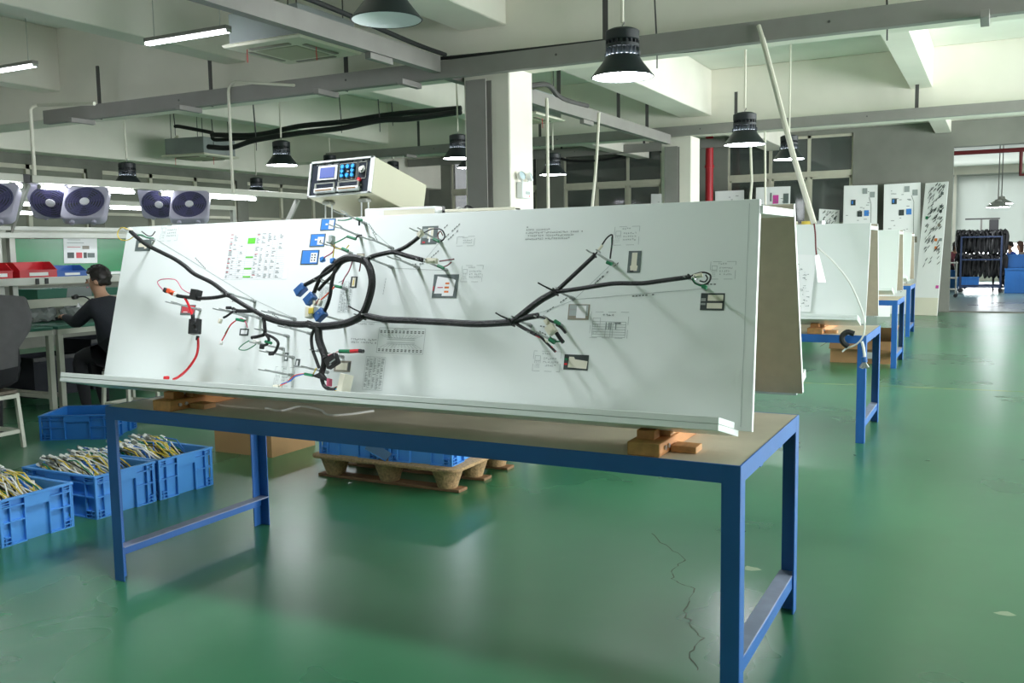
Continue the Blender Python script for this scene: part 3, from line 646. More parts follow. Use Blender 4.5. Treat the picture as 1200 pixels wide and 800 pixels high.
wire('wire', [(413,306),(409,317),(404,325),(401,333)], M_pinkw, 0.0024); wire('wire', [(408,320),(402,328),(397,331)], M_ink, 0.0018); wire('wire', [(423,305),(422,313),(421,318)], M_maroon, 0.0024)
wire('green_sleeve', [(393,335),(400,336.5)], M_green, 0.006); wire('wire', [(393,335),(387,341),(381,347),(376,351)], M_orange, 0.003); wire('wire', [(374,350),(371,356)], M_maroon, 0.004)
wire('green_sleeve', [(398,411.5),(411,411.5)], M_green, 0.0085); wire('red_sleeve', [(411,411.5),(421,411)], M_red, 0.0085); wire('sleeve_tip', [(421,411),(426,411.5)], M_black, 0.008)
wire('wire', [(398,411.5),(388,415),(381,420),(379,428)], M_pinkw, 0.003); wire('wire', [(397,412),(386,415),(381,419)], M_whitew, 0.003)
wire('green_sleeve', [(357,438),(367,440)], M_green, 0.006); wire('wire', [(357,438),(346,441),(340,446),(330,450)], M_bluew, 0.003); wire('wire', [(357,437.5),(345,440),(336,448),(328,451.5)], M_orange, 0.0026); wire('wire', [(367,438),(371,431)], M_yellow, 0.0028)
wire('wire', [(376,446),(381,452),(388,457)], M_pinkw, 0.004)
for i, (m, y) in enumerate(((M_yellow, 457.5), (M_bluew, 456.2), (M_green, 455), (M_maroon, 453))): wire('wire', [(389,456),(395,y),(402,y-1)], m, 0.0026)
def block(name, px, py, w, h, d, ang, m, n=None, parent=None, bevel=0.002):
    """small housing: w along ang, h across, d deep, sizes in metres"""
    n = HN if n is None else n; s, v = B(px, py, n); ca, sa = math.cos(ang), math.sin(ang)
    c = [(-w/2,-h/2),(w/2,-h/2),(w/2,h/2),(-w/2,h/2)]
    f = lambda x, y, z: PL(s-(x*ca-y*sa), v+(x*sa+y*ca), n+z)
    return MB().hexa([f(x,y,-d/2) for x,y in c]+[f(x,y,d/2) for x,y in c]).build(name, m, parent or hr, bevel=bevel)
def connector(px, py, w, h, ang, m, m2=None, latch=True):
    o = block('connector', px, py, w, h, h*0.8, ang, m)
    ca, sa = math.cos(ang), math.sin(ang)
    if latch: block('latch', px, py, w*0.4, h*0.35, 0.006, ang, m2 or m, HN+h*0.42, o, 0.001)
    return o
connector(352.5,339.5,.05,.034,0.7,M_bluecon); connector(363.5,350,.05,.034,0.75,M_bluecon); connector(375.5,369,.05,.036,0.7,M_bluecon)
o = connector(365,366,.04,.044,0.1,M_ivory); block('yellow_insert', 364.5, 364, .026, .024, .006, 0.1, M_yellow, HN+.02, o)
connector(369,355,.012,.022,0.2,M_ivory); connector(375,355,.012,.024,-0.3,M_ivory)
connector(378,304,.02,.02,0.3,M_photo_b); connector(390,305.5,.02,.02,0.2,M_photo_b); connector(389,281,.016,.034,0.1,M_ink_l)
connector(200,342,.045,.02,-0.35,M_orange); connector(206,345,.02,.018,-0.3,M_whitew); connector(194,340,.018,.02,-.4,M_black)
block('relay', 229.5, 345.5, .04, .046, .036, -0.1, M_black); block('relay_tab', 229.5, 340, .03, .006, .01, -.1, M_rubber)
block('fuse_holder', 228.5, 382.5, .044, .066, .036, 0.12, M_black); block('fuse_cap', 228, 378, .022, .02, .01, .12, M_rubber, HN+.022); block('fuse_cap', 229, 388, .022, .02, .01, .12, M_rubber, HN+.022)
block('fuse_boot', 226, 371, .014, .02, .014, .2, M_black); block('fuse_boot', 231.5, 396, .012, .02, .012, 0, M_black)
block('ring_terminal', 195, 442.5, .026, .014, .014, .1, M_red, .13)
block('control_box', 389.5, 423, .055, .045, .026, .55, M_black); block('box_label', 389.5, 423, .03, .006, .002, .55, M_ink, HN+.014); block('box_label', 387, 427, .012, .005, .002, .55, M_ink, HN+.014)
o = MB(); a, b, c = [B(*q, HN) for q in ((367,441),(377,436),(385,447))]; vs = [PL(*q, HN-.012) for q in (a,b,c)]+[PL(*q, HN+.012) for q in (a,b,c)]; o.add(vs, [(0,2,1),(3,4,5),(0,1,4,3),(1,2,5,4),(2,0,3,5)]).build('rubber_boot', M_rubber, hr, bevel=.003)
connector(404.5,449,.026,.07,-0.12,M_ivory, None, False); connector(386,448,.012,.03,.1,M_pinkw, None, False)
o = connector(325,456,.03,.034,.1,M_ivory); block('yellow_insert', 323.5, 460, .018, .016, .006, .1, M_yellow, HN+.018, o)
connector(301,400,.04,.016,-.15,M_whitew); connector(307,406,.016,.02,0,M_black); connector(318,414,.024,.016,.1,M_black); connector(259,402,.014,.014,0,M_whitew); connector(258,376,.012,.02,-.3,M_ivory)
connector(268,360.5,.03,.012,0,M_black); connector(276,364,.02,.016,-.4,M_black)
connector(493,274,.026,.02,.6,M_ivory); connector(506,305.5,.05,.02,-.05,M_ivory); connector(703,291,.03,.009,.95,M_ivory); connector(818,323,.03,.014,.2,M_ivory); connector(646,386,.034,.032,-.9,M_ivory); connector(641,377,.022,.016,-.9,M_ivory); connector(640,400,.022,.008,-.8,M_ivory)
connector(153,269,.026,.012,-.4,M_ivory); connector(160,276,.01,.006,-.4,M_green, None, False)
for px, py, r_ in ((425,370,.034),(600,378,.03),(651,342,.028),(697,299,.018),(267,346,.022),(808,324,.018),(493,304,.02)): block('cable_tie', px, py, .006, r_, r_, .5, M_black)
for px, py in ((426,367),(600,376),(650,341)):
    a = B(px, py, HN); MB().tube([PL(a[0], a[1], HN+.01), PL(a[0]+.03, a[1]+.012, HN+.03), PL(a[0]+.05, a[1]+.022, HN+.035)], .003, 6).build('tie_tail', M_black, hr)

# ------------------------------------------------------------------ tester on top of the board
TS = thing('harness_tester', 'cream box tester with navy panel, blue screen and buttons on top of the board', 'tester', (-1.70, 0.46, 1.665))
# box: front plane tilted, seen from below; corners measured on the plane y = 0.45
F = [ony(*q, 0.45) for q in ((361.5,232),(435,226),(442,183.5),(365.5,191))]    # bl br tr tl
dx = (F[1]-F[0]).normalized(); hh = (F[3]-F[0]); w_ = (F[1]-F[0]).length; h_ = hh.length
up_ = (hh - dx*hh.dot(dx)).normalized(); bk = dx.cross(up_)*-1
if bk.y < 0: bk = -bk
bk = (V((0.09, 0.95, -0.28))).normalized()
D = 0.36
def TP(x, y, z): return F[0] + dx*(x*w_) + hh*(y) + bk*z          # x,y in 0..1, z metres backwards
mb = MB(); mb.hexa([TP(0,0,0), TP(1,0,0), TP(1,0,D), TP(0,0,D), TP(0,1,0), TP(1,1,0), TP(1,1,D), TP(0,1,D)]); mb.build('case', M_cream, TS, world=True, bevel=0.003)
def tq(name, x0, y0, x1, y1, z0, z1, m, parent=TS, bev=0.0):
    o = MB().hexa([TP(x0,y0,z1), TP(x1,y0,z1), TP(x1,y0,z0), TP(x0,y0,z0), TP(x0,y1,z1), TP(x1,y1,z1), TP(x1,y1,z0), TP(x0,y1,z0)]).build(name, m, TS, world=True, bevel=bev); 
    if parent is not TS: o.parent = parent
    return o
fp = tq('front_panel', .03, .04, .955, .95, 0, -.004, M_face)
for x0, y0, x1, y1 in ((.0,.0,1,.035),(.0,.955,1,1),(.0,.0,.028,1),(.96,.0,1,1)): tq('front_trim', x0, y0, x1, y1, .0, -.010, M_whiteedge)
tq('screen_bezel', .14, .46, .45, .86, -.004, -.009, M_whiteedge, fp); tq('screen', .18, .51, .41, .80, -.009, -.011, M_screen, fp)
for x0, y0, x1, y1 in ((.47,.41,.75,.425),(.47,.865,.75,.88),(.47,.41,.476,.88),(.744,.41,.75,.88),(.77,.41,.90,.425),(.77,.865,.90,.88),(.77,.41,.776,.88),(.894,.41,.90,.88)): tq('frame_line', x0, y0, x1, y1, -.004, -.006, M_alu, fp)
for i in range(3):
    for j in range(3):
        if i == 1 and j == 1: continue
        c = TP(.53+.08*i, .54+.12*j, -.004); MB().disc(c, .009, 14, -bk, th=.008).build('button', M_cyan, TS, world=True)
tq('button_mark', .6, .64, .63, .67, -.004, -.006, M_whiteedge, fp)
for i in range(3): tq('button_mark', .51+.08*i, .445, .54+.08*i, .46, -.004, -.005, M_alu, fp)
MB().disc(TP(.83,.68,-.004), .017, 18, -bk, th=.004).build('socket_ring', M_alu, TS, world=True); MB().disc(TP(.83,.68,-.008), .009, 14, -bk, th=.006).build('socket', M_whiteedge, TS, world=True)
MB().disc(TP(.815,.38,-.004), .0085, 14, -bk, th=.012).build('red_button', M_red, TS, world=True)
for x0, x1 in ((.13,.45),(.50,.83)):
    s = tq('test_socket', x0, .08, x1, .20, -.004, -.022, M_whiteedge, TS, .002)
    tq('socket_slot', x0+.03, .125, x1-.03, .155, -.0222, -.0235, M_carton, s)
    for a, b, c, d in ((x0,.18,x0+.02,.34),(x1-.02,.18,x1,.34),(x0,.33,x1,.355)): tq('latch_wire', a, b, c, d, -.012, -.018, M_alu, s)
    for x in (x0-.015, x1+.005):
        for y in (.12,.24): MB().disc(TP(x+.005, y, -.004), .004, 8, -bk, th=.003).build('screw', M_alu, TS, world=True)
# lettering on the panel (too small to read letter by letter in the photograph)
def lettering(x0, x1, y0, y1, n):
    mb = MB()
    for i in range(n):
        a = x0+(x1-x0)*i/n; b = a+(x1-x0)/n*.68
        for k in range(3):
            if random.random() < .5: y = random.uniform(y0, y1-.01); mb.quad(TP(a,y,-.0045), TP(b,y,-.0045), TP(b,y+.012,-.0045), TP(a,y+.012,-.0045))
            else: x = random.uniform(a, b-.004); mb.quad(TP(x,y0,-.0045), TP(x+.005,y0,-.0045), TP(x+.005,y1,-.0045), TP(x,y1,-.0045))
    o = mb.build('lettering', M_whiteedge, TS, world=True, smooth=False); o.parent = fp
lettering(.10,.34,.885,.925,13); lettering(.38,.46,.885,.925,5); lettering(.68,.82,.90,.935,9); lettering(.86,.93,.90,.935,5)
for x, z in ((.2,.05),(.78,.05),(.2,.28),(.78,.28)):
    c = TP(x, 0, z); MB().box((c.x-.022, c.y-.02, c.z-.018), (c.x+.022, c.y+.02, c.z-.002)).build('foot', M_alu, TS, world=True, bevel=.003)
    for dxx in (-.018, .018): MB().tube([(c.x+dxx, c.y, c.z-.018), (c.x+dxx-.006, c.y+.004, 1.6035)], .0035, 6).build('stand_rod', M_whiteedge, TS, world=True)
# white power strip and black adapter on the board's cap
zc = 0.875 + BH*ct - 0.022
p0, p1 = ony(432, 246, 0.46), ony(514, 243, 0.46)
t = thing('power_strip', 'white flat box lying on the top of the board beside the tester', 'power strip', (p0.x, 0.46, zc))
MB().box((0, -.03, 0), (p1.x-p0.x, .03, .045)).build('body', M_whiteedge, t, bevel=.004); MB().box((.10, -.033, .008), (p1.x-p0.x-.0, -.0305, .035)).build('face', M_ivory, t)
p0 = ony(481, 240, 0.62); t = thing('power_adapter', 'small black adapter box behind the tester on the board', 'adapter', (p0.x+.085, 0.62, zc))
MB().box((-.075, -.03, 0), (.075, .03, .055)).build('body', M_steel_d, t, bevel=.005); MB().tube(smoothpath([(.075,0,.03),(.12,.0,.035),(.16,.02,.02),(.2,.0,.05),(.26,.01,.01)]), .005, 6).build('lead', M_black, t); MB().tube(smoothpath([(.12,0,.012),(.16,.0,.045),(.2,.02,.012),(.24,.0,.012)]), .003, 6).build('lead', M_alu, t)
p0 = ony(565, 240, 0.5); t = thing('cable_duct', 'low white duct on the cap of the board, right of the tester', 'duct', (p0.x, 0.5, zc)); MB().box((-.16, -.025, 0), (.16, .025, .03)).build('body', M_whiteedge, t, bevel=.003); MB().box((-.16, -.027, .02), (.16, .027, .032)).build('lid', M_ivory, t, bevel=.002)
# white lead lying on the table under the ledge
P = [onz(*q, TH+.004) for q in ((311,478),(330,481),(352,476),(375,480),(385,486),(410,485),(438,481))]
tag(MB().tube(smoothpath(P), .005, 6).build('white_lead', M_whitew), 'thin white lead lying on the table under the ledge', 'cable')
# ================================================================== STEEL CHANNELS, PIPES, LAMPS OVERHEAD
def channel(label, p, q, h=0.16, w=0.09, hang=(), stub=()):
    p, q = V(p), V(q); t = thing('steel_channel', label, 'steel beam', p)
    d = (q-p); Lg = d.length; d.normalize(); s = V((-d.y, d.x, 0))
    mb = MB()
    def pr(a, b, c, e, u0=0, u1=None):
        u1 = Lg if u1 is None else u1
        mb.hexa([d*u0+s*a+V((0,0,c)), d*u1+s*a+V((0,0,c)), d*u1+s*b+V((0,0,c)), d*u0+s*b+V((0,0,c)), d*u0+s*a+V((0,0,e)), d*u1+s*a+V((0,0,e)), d*u1+s*b+V((0,0,e)), d*u0+s*b+V((0,0,e))])
    pr(-w/2, -w/2+0.008, 0, h); pr(w/2-0.008, w/2, 0, h); pr(-w/2+0.008, w/2-0.008, 0, 0.008)
    mb.build('channel', M_steel, t, smooth=False)
    for u in hang:
        hb = MB(); c = d*u; hb.box((c.x-0.025, c.y-0.02+w/2+0.022, 0.0), (c.x+0.025, c.y-0.014+w/2+0.022, 0.62)); hb.box((c.x-0.025, c.y-0.012+w/2+0.02, 0.0), (c.x-0.019, c.y+0.03+w/2+0.02, 0.62)); hb.build('hanger', M_steel_d, t, smooth=False)
    for u in stub:
        c = d*u; MB().box((c.x-0.03, c.y-0.25, -0.055), (c.x+0.03, c.y+0.08, -0.001)).build('bracket', M_steel, t, bevel=0.004)
    for u in [Lg*k/7 for k in range(1, 7)]:
        MB().disc(d*u - s*(-w/2-0.001 if d.y > .5 else w/2+0.001) + V((0,0,h*.55)), 0.011, 8, -s if d.x > .5 else s, th=0.004).build('bolt', M_steel_d, t)
    return t
channel('grey steel channel across the hall in front of the nearer column', (-9.75, 4.9, 3.08), (6.4, 4.9, 3.08), hang=(0.9, 2.7, 4.55, 7.35, 10.35, 12.0), stub=(0.75, 2.5, 4.4, 5.4, 10.3))
channel('grey steel channel across the hall at the farther column', (-11, 11.9, 3.23), (6.4, 11.9, 3.23), h=0.15, hang=(2.1, 4.6, 8.0, 10.6, 13.0), stub=(2.0,))
ch = channel('grey steel channel running away overhead from the viewer to the nearer column', (-4.06, -6.0, 3.13), (-4.06, 4.84, 3.13), h=0.15, stub=(10.0,))
ch = channel('grey steel channel overhead between the two white columns', (-4.06, 4.96, 3.1), (-4.06, 11.84, 3.1), h=0.15, hang=(2.6, 4.6, 5.8), stub=(3.6,))
channel('grey steel channel along the end wall behind the tester', (-12.5, 17.0, 3.55), (-4.5, 17.0, 3.55), h=0.18, hang=(2.0, 4.2, 6.2))
# black pipes
def pipe(name, label, pts, r, m, cat, k=6, n=8, rods=()):
    if not rods: return tag(MB().tube(smoothpath(pts, k), r, n).build(name, m), label, cat)
    t = thing(name, label, cat, pts[0]); MB().tube(smoothpath(pts, k), r, n).build('sleeve', m, t, world=True)
    for i in rods:
        p = pts[i]; MB().tube([p, V((p.x-.06, p.y, 4.295))], 0.008, 5).build('hanger_rod', M_steel_d, t, world=True)
        MB().tube([p+V((0,0,-r-.12)), p], 0.006, 5).build('rod_end', M_steel_d, t, world=True)
    return t
Yp = 8.5
for dy, lab in ((0, 'upper black insulated pipe slung below the ceiling behind the tester'), (14, 'lower black insulated pipe slung below the ceiling behind the tester')):
    P = [ony(x, y, Yp-dy*.02) for x, y in (((248,158),(300,158),(350,148),(400,143),(460,134),(540,127)) if dy == 0 else ((244,172),(270,173),(300,164),(350,156),(400,150),(445,141),(480,139),(540,131)))]
    pipe('insulated_pipe', lab, P, 0.04, M_rubber, 'pipe', rods=(1,3,4) if dy == 0 else (2,5))
pipe('insulated_pipe', 'black pipe bent down to the far ceiling cassette', [ony(x, y, 8.6) for x, y in ((205,148),(212,148.5),(246,155),(249,157),(250,163),(262,163.5),(300,161))], 0.03, M_rubber, 'pipe', rods=(0,4))
pipe('insulated_pipe', 'black cable sleeve sagging under the steel channel on the right', [ony(x, y, 5.06) for x, y in ((742,57),(770,59),(800,58),(850,52),(900,44),(960,35),(1040,24),(1100,14),(1200,-2))], 0.03, M_rubber, 'pipe', rods=(1,6))
pipe('black_cable', 'black cable lying along the overhead channel near the unlit lamp', [V((-4.0, y, z)) for y, z in ((0.5,3.42),(2.0,3.36),(3.0,3.37),(4.3,3.31),(4.9,3.30))], 0.022, M_rubber, 'cable')
pipe('black_cable', 'black cable on the channel where it meets the nearer column', [V((x, 4.98, z)) for x, z in ((-4.1,3.29),(-3.7,3.28),(-3.2,3.27),(-2.2,3.26))], 0.018, M_rubber, 'cable')
pipe('black_cable', 'black cable sagging in front of the window between the columns', [ony(x, y, 18.65) for x, y in ((622,182),(640,181),(668,188),(700,188),(730,183),(762,173),(776,178))], 0.03, M_rubber, 'cable')
pipe('black_cable', 'bundle of leads lying on the overhead channel between the columns', [V((-4.02, y, z)) for y, z in ((5.8,3.3),(6.6,3.27),(7.2,3.36),(7.6,3.26),(8.4,3.27))], 0.03, M_steel_d, 'cable')
# red fire pipe at the end wall
fp_ = thing('fire_pipe', 'red vertical fire pipe beside the farther column', 'pipe', ony(831, 230, 17.6))
fp_.location.z = 0; x = 0
MB().tube([(0,0,0.02),(0,0,4.3)], 0.085, 14).build('pipe', M_redpaint, fp_)
for z in (2.2, 3.2): MB().tube([(0,0,z-0.03),(0,0,z+0.03)], 0.105, 14).build('coupling', M_redpaint, fp_)
fp_.matrix_basis = Matrix.Translation(fp_.location)
# white conduits
def conduit(label, pts, r=0.018, k=1): return tag(MB().tube(pts if k == 1 else smoothpath(pts, k), r, 8).build('conduit', M_conduit), label, 'conduit')
a = onx(41, 212, -7.55); conduit('cream conduit bent over the bench lights at far left', [a, V((-7.55, a.y, 2.86)), V((-7.53, a.y+0.02, 2.895)), V((-7.5, a.y+0.05, 2.905)), V((-6.75, a.y+0.08, 2.86))], 0.018)
a = ony(273, 226, 4.838); zt_ = ony(268, 108, 4.838).z; e_ = ony(345, 100, 4.838); conduit('tall cream conduit with a round bend left of the tester', [a, V((a.x, a.y, zt_))] + [V((a.x+0.1*(1-math.cos(t)), a.y, zt_+0.1*math.sin(t))) for t in (.4,.8,1.2,1.57)] + [e_], 0.016)
conduit('cream conduit hanging in front of the column lamp', [V((-4.06, onx(641,116,-4.0).y, 3.19)), V((-4.0, onx(641,116,-4.0).y, 3.185)), V((-4.0, onx(641,116,-4.0).y, 3.15)), V((-4.0, onx(641,116,-4.0).y, 1.7))], 0.02)
conduit('bent cream conduit hanging right of the nearer column', [onx(702, 132, -4.0), onx(699, 188, -4.0), onx(694, 242, -4.02)], 0.02)
conduit('short cream conduit hanging below the middle lit lamp', [ony(879, 156, 11.84), ony(881, 213, 11.84), ony(878, 250, 11.84)], 0.02)
conduit('thin cream conduit beside the diagonal pole', [ony(896.5, 154, 11.84), ony(897, 250, 11.84)], 0.016)
dp = thing('conduit_pole', 'long cream pole slanting down from the steel channel to the second board', 'pole', ony(889, 30, 4.83))
pts = [ony(889, 30, 4.83), ony(893.5, 45, 4.8), ony(929, 180, 4.5), ony(954, 262, 4.32), ony(956, 272, 4.3)]
MB().tube(pts[:2], 0.018, 8).build('elbow', M_conduit, dp, world=True); MB().tube(pts[1:4], 0.021, 8).build('tube', M_conduit, dp, world=True)
MB().tube(smoothpath([ony(954,262,4.32), ony(955.5,275,4.3), ony(956,290,4.3), ony(957,300,4.3)]), 0.006, 6).build('red_black_lead', M_maroon, dp, world=True)
c = ony(961, 316, 4.3)
MB().hexa([ony(958,331,4.24), ony(968,331,4.3), ony(968,331,4.38), ony(958,331,4.32), ony(954.5,299,4.24), ony(960,298,4.3), ony(960,298,4.38), ony(954.5,299,4.32)]).build('hanging_box', M_whiteedge, dp, world=True, bevel=0.003)
# emergency light on the nearer column
el = thing('emergency_light', 'white twin-headed emergency light on the side of the nearer column', 'emergency light', (-3.49, 5.47, 1.95))
zc0 = onx(615, 222, -3.45)
el.location = (-3.488, zc0.y, zc0.z); el.matrix_basis = Matrix.Translation(el.location)
MB().box((0, -0.11, -0.09), (0.07, 0.11, 0.07)).build('body', M_whiteedge, el, bevel=0.01); MB().box((0.0705, -0.05, -0.05), (0.072, 0.05, -0.02)).build('label_plate', M_ink_l, el); MB().disc((0.0705, 0.03, -0.065), 0.008, 8, (1,0,0), th=0.003).build('indicator', M_red, el)
for s in (-1, 1):
    Mh = Matrix.Translation(V((0.05, 0.095*s, 0.125))) @ Euler((0.25*-s, math.radians(70), 0)).to_matrix().to_4x4()
    h = MB().lathe([(0.014,-0.035),(0.03,-0.03),(0.043,-0.01),(0.046,0.015),(0.041,0.02)], 16, Mh, capb=True).build('lamp_head', M_whiteedge, el); MB().lathe([(0.039,0.016),(0.001,0.022)], 16, Mh).build('lens', M_off, h)
    MB().tube([(0.04, 0.06*s, 0.065), (0.05, 0.085*s, 0.10)], 0.012, 8).build('neck', M_whiteedge, el)

# ------------------------------------------------------------------ pendant lamps
def make_pendant(label, lit=True):
    t = thing('pendant_lamp', label, 'lamp', (0, 0, 0), group='black high-bay pendant lamps')
    MB().lathe([(0.205,0.0),(0.212,0.004),(0.205,0.012),(0.165,0.062),(0.135,0.10),(0.118,0.128),(0.112,0.14)], 32).build('reflector', M_lampblk, t)
    MB().lathe([(0.11,0.135),(0.13,0.10),(0.16,0.06),(0.203,0.003)], 32).build('reflector_lining', M_lampin, t)
    MB().lathe([(0.196,0.010),(0.10,0.011),(0.0005,0.0115)] if lit else [(0.112,0.13),(0.05,0.132),(0.0005,0.133)], 32).build('lens', M_lens if lit else M_off, t)
    hs = MB().lathe([(0.092,0.14),(0.092,0.245)], 24).build('heat_sink', M_lampblk, t)
    fm = MB().box((0.09, -0.004, 0.145), (0.112, 0.004, 0.24)).build('fin', M_lampblk, hs)
    for k in range(1, 20):
        c = fm.copy(); COL.objects.link(c); c.rotation_euler = (0, 0, 2*math.pi*k/20)
    MB().lathe([(0.108,0.24),(0.114,0.245),(0.114,0.30),(0.108,0.306),(0.08,0.318),(0.04,0.325),(0.0005,0.327)], 28).build('top_cap', M_lampblk, t)
    MB().lathe([(0.094,0.19),(0.113,0.195),(0.113,0.215),(0.094,0.22)], 28).build('collar', M_lampblk, t)
    for s in (-1, 1): MB().box((s*0.112-0.012, -0.015, 0.13), (s*0.112+0.012, 0.015, 0.17)).build('lug', M_lampblk, t, bevel=0.003)
    MB().tube([(0,0,0.325),(0,0,0.345)] + [(0.014*math.sin(a), 0, 0.358-0.014*math.cos(a)) for a in (0.6,1.4,2.2,3.0)], 0.004, 6).build('hook', M_steel, t)
    MB().tube([(0,0,0.36),(0,0,1.75)], 0.012, 8).build('suspension_tube', M_conduit, t)
    return t
lampP = [('B', 729.5, 91, 73, 'largest lit black pendant lamp, above the right half of the big board'), ('C', 872.5, 170, 49, 'lit black pendant lamp left of the slanting cream pole'), ('D', 924.5, 187, 37, 'lit black pendant lamp crossed by the slanting cream pole'),
         ('E', 330.5, 194, 37.5, 'lit black pendant lamp left of the tester, in front of the black pipes'), ('F', 537, 186, 37, 'lit black pendant lamp half hidden by the nearer column'), ('G', 648, 205, 33.5, 'lit black pendant lamp between the two white columns'),
         ('H', 150, 218, 36, 'black pendant lamp above the bench lights at the left'), ('I', 301, 228, 26, 'small black pendant lamp near the end of the bench lights'), ('J', 387, 202, 27, 'black pendant lamp hidden behind the tester, only its cap showing'), ('K', 461, 208, 25, 'far black pendant lamp behind the right edge of the tester'), ('L', 548, 197, 26, 'far lit pendant lamp just left of the nearer column, below another')]
first = None
for n_, x, y, w, lab in lampP:
    p = deep(x, y, 0.42*FPX/w)
    if first is None: first = make_pendant(lab); lp = first
    else: lp = again(first, lab)
    lp.location = p; lp.matrix_basis = Matrix.Translation(p)
    for k in lp.children if False else [c for c in kids(lp) if c.name.startswith('suspension_tube')]:
        c = min(1.0, (4.3 - p.z - 0.36)/1.39); k.scale = (1, 1, c) ; k.location = (0, 0, 0.36*(1-c))
# the lamps of the same rows outside the picture that light the board and the near floor
for p, lab in (((-2.26, -0.15, 2.95), 'lit pendant lamp above the left half of the big board'),):
    lp = again(first, lab)
    for k in [c for c in kids(lp) if c.name.startswith('lens')]: k.data = k.data.copy(); k.data.materials[0] = M_lens_b
    lp.location = p; lp.matrix_basis = Matrix.Translation(V(p))
    for k in [c for c in kids(lp) if c.name.startswith('suspension_tube')]: k.scale = (1, 1, 0.7); k.location = (0, 0, 0.108)
po = make_pendant('unlit black pendant lamp cut by the top of the picture, above the tester', False); p = deep(453, 24, 0.42*FPX/84); po.location = p; po.matrix_basis = Matrix.Translation(p)

# hanging LED battens
def batten(label, a, b, cords=True):
    a, b = V(a), V(b); t = thing('tube_light', label, 'tube light', (a+b)/2, group='hanging tube lights'); h = (b-a)/2; d = h.normalized()
    MB().bar(-h, h, 0.075, 0.035, up=(0,0,1)).build('housing', M_steel, t, bevel=0.004)
    MB().bar(-h*0.985 - V((0,0,0.03)), h*0.985 - V((0,0,0.03)), 0.06, 0.025).build('tube', M_tube, t, bevel=0.008, seg=2)
    for s in (-1, 1): MB().bar(h*s*0.985 - V((0,0,0.028)), h*s*1.005 - V((0,0,0.028)), 0.062, 0.03).build('end_cap', M_alu, t, bevel=0.002)
    if cords:
        for s in (-0.8, 0.8): MB().tube([h*s + V((0,0,0.017)), V((h.x*s, h.y*s, 4.28 - ((a+b)/2).z))], 0.004, 5).build('cord', M_alu, t)
    return t
batten('lit tube light hanging beside the ceiling cassette', (-6.31, 3.44, 3.42), (-5.30, 3.44, 3.42)); batten('lit tube light cut by the left edge of the picture', (-9.0, 3.5, 3.41), (-7.97, 3.5, 3.41))

# ceiling cassettes
def cassette(label, c, rot, w=0.95):
    t = thing('ceiling_cassette', label, 'air conditioner', c, (0, 0, rot), group='ceiling air-conditioning cassettes'); h = w/2
    MB().box((-h*.86, -h*.86, 0.05), (h*.86, h*.86, 0.32)).build('casing', mat('galvanised_casing', '8f9694', 0.5, var=0.08, scale=4), t, bevel=0.004)
    pn = MB().lathe([(h*1.30,0.05),(h*1.36,0.035),(h*1.32,0.015),(h*0.75,0.0)], 4, Matrix.Rotation(math.pi/4, 4, 'Z')).build('fascia', M_ivory, t, angle=20)
    MB().box((-h*.5, -h*.5, -0.004), (h*.5, h*.5, 0.004)).build('grille', mat('cassette_grille', 'b9b59c', 0.6), t, bevel=0.01)
    for k in range(4):
        o = MB().box((-h*.5, h*.62, -0.004), (h*.5, h*.74, 0.012)).build('louvre', M_photo_t, t, bevel=0.01); o.rotation_euler = (0, 0, k*math.pi/2)
        MB().tube([(h*.7*(1 if k % 2 else -1), h*.7*(1 if k > 1 else -1), 0.32), (h*.7*(1 if k % 2 else -1), h*.7*(1 if k > 1 else -1), 4.29-c[2])], 0.006, 5).build('rod', M_steel_d, t)
    MB().tube(smoothpath([(-h*.9, 0, .2), (-h*1.1, 0, .22), (-h*1.15, 0, .35), (-h*1.0, 0, .42)]), 0.025, 8).build('drain_hose', M_ivory, t)
    for x, y in ((-0.25, -0.35), (0.35, -0.1)): MB().tube([(x, y, 0.0), (x+.01, y-.01, -0.12)], 0.004, 5).build('red_ribbon', M_red, t)
    return t
cassette('large white ceiling cassette overhead, left of the overhead channel', (-5.25, 4.22, 3.33), 0.0)
cassette('ceiling cassette far off above the bench lights', (-11.6, 9.2, 3.1), 0.1)
cassette('ceiling cassette partly hidden behind the nearer column', (-4.75, 7.95, 3.08), 0.0, 0.9)
# ceiling fan far away
cf = thing('ceiling_fan', 'small white ceiling fan far behind the tester', 'ceiling fan', ony(505, 157, 14.0))
MB().lathe([(0.0005,-0.06),(0.09,-0.04),(0.11,0.0),(0.07,0.05),(0.02,0.06)], 16).build('motor', M_whiteedge, cf); MB().tube([(0,0,0.05),(0,0,4.3-cf.location.z)], 0.015, 6).build('rod', M_whiteedge, cf)
for k in range(3):
    o = MB().box((0.1, -0.06, -0.004), (0.6, 0.06, 0.004)).build('blade', M_ivory, cf); o.rotation_euler = (0.15, 0, k*2.094+0.3)

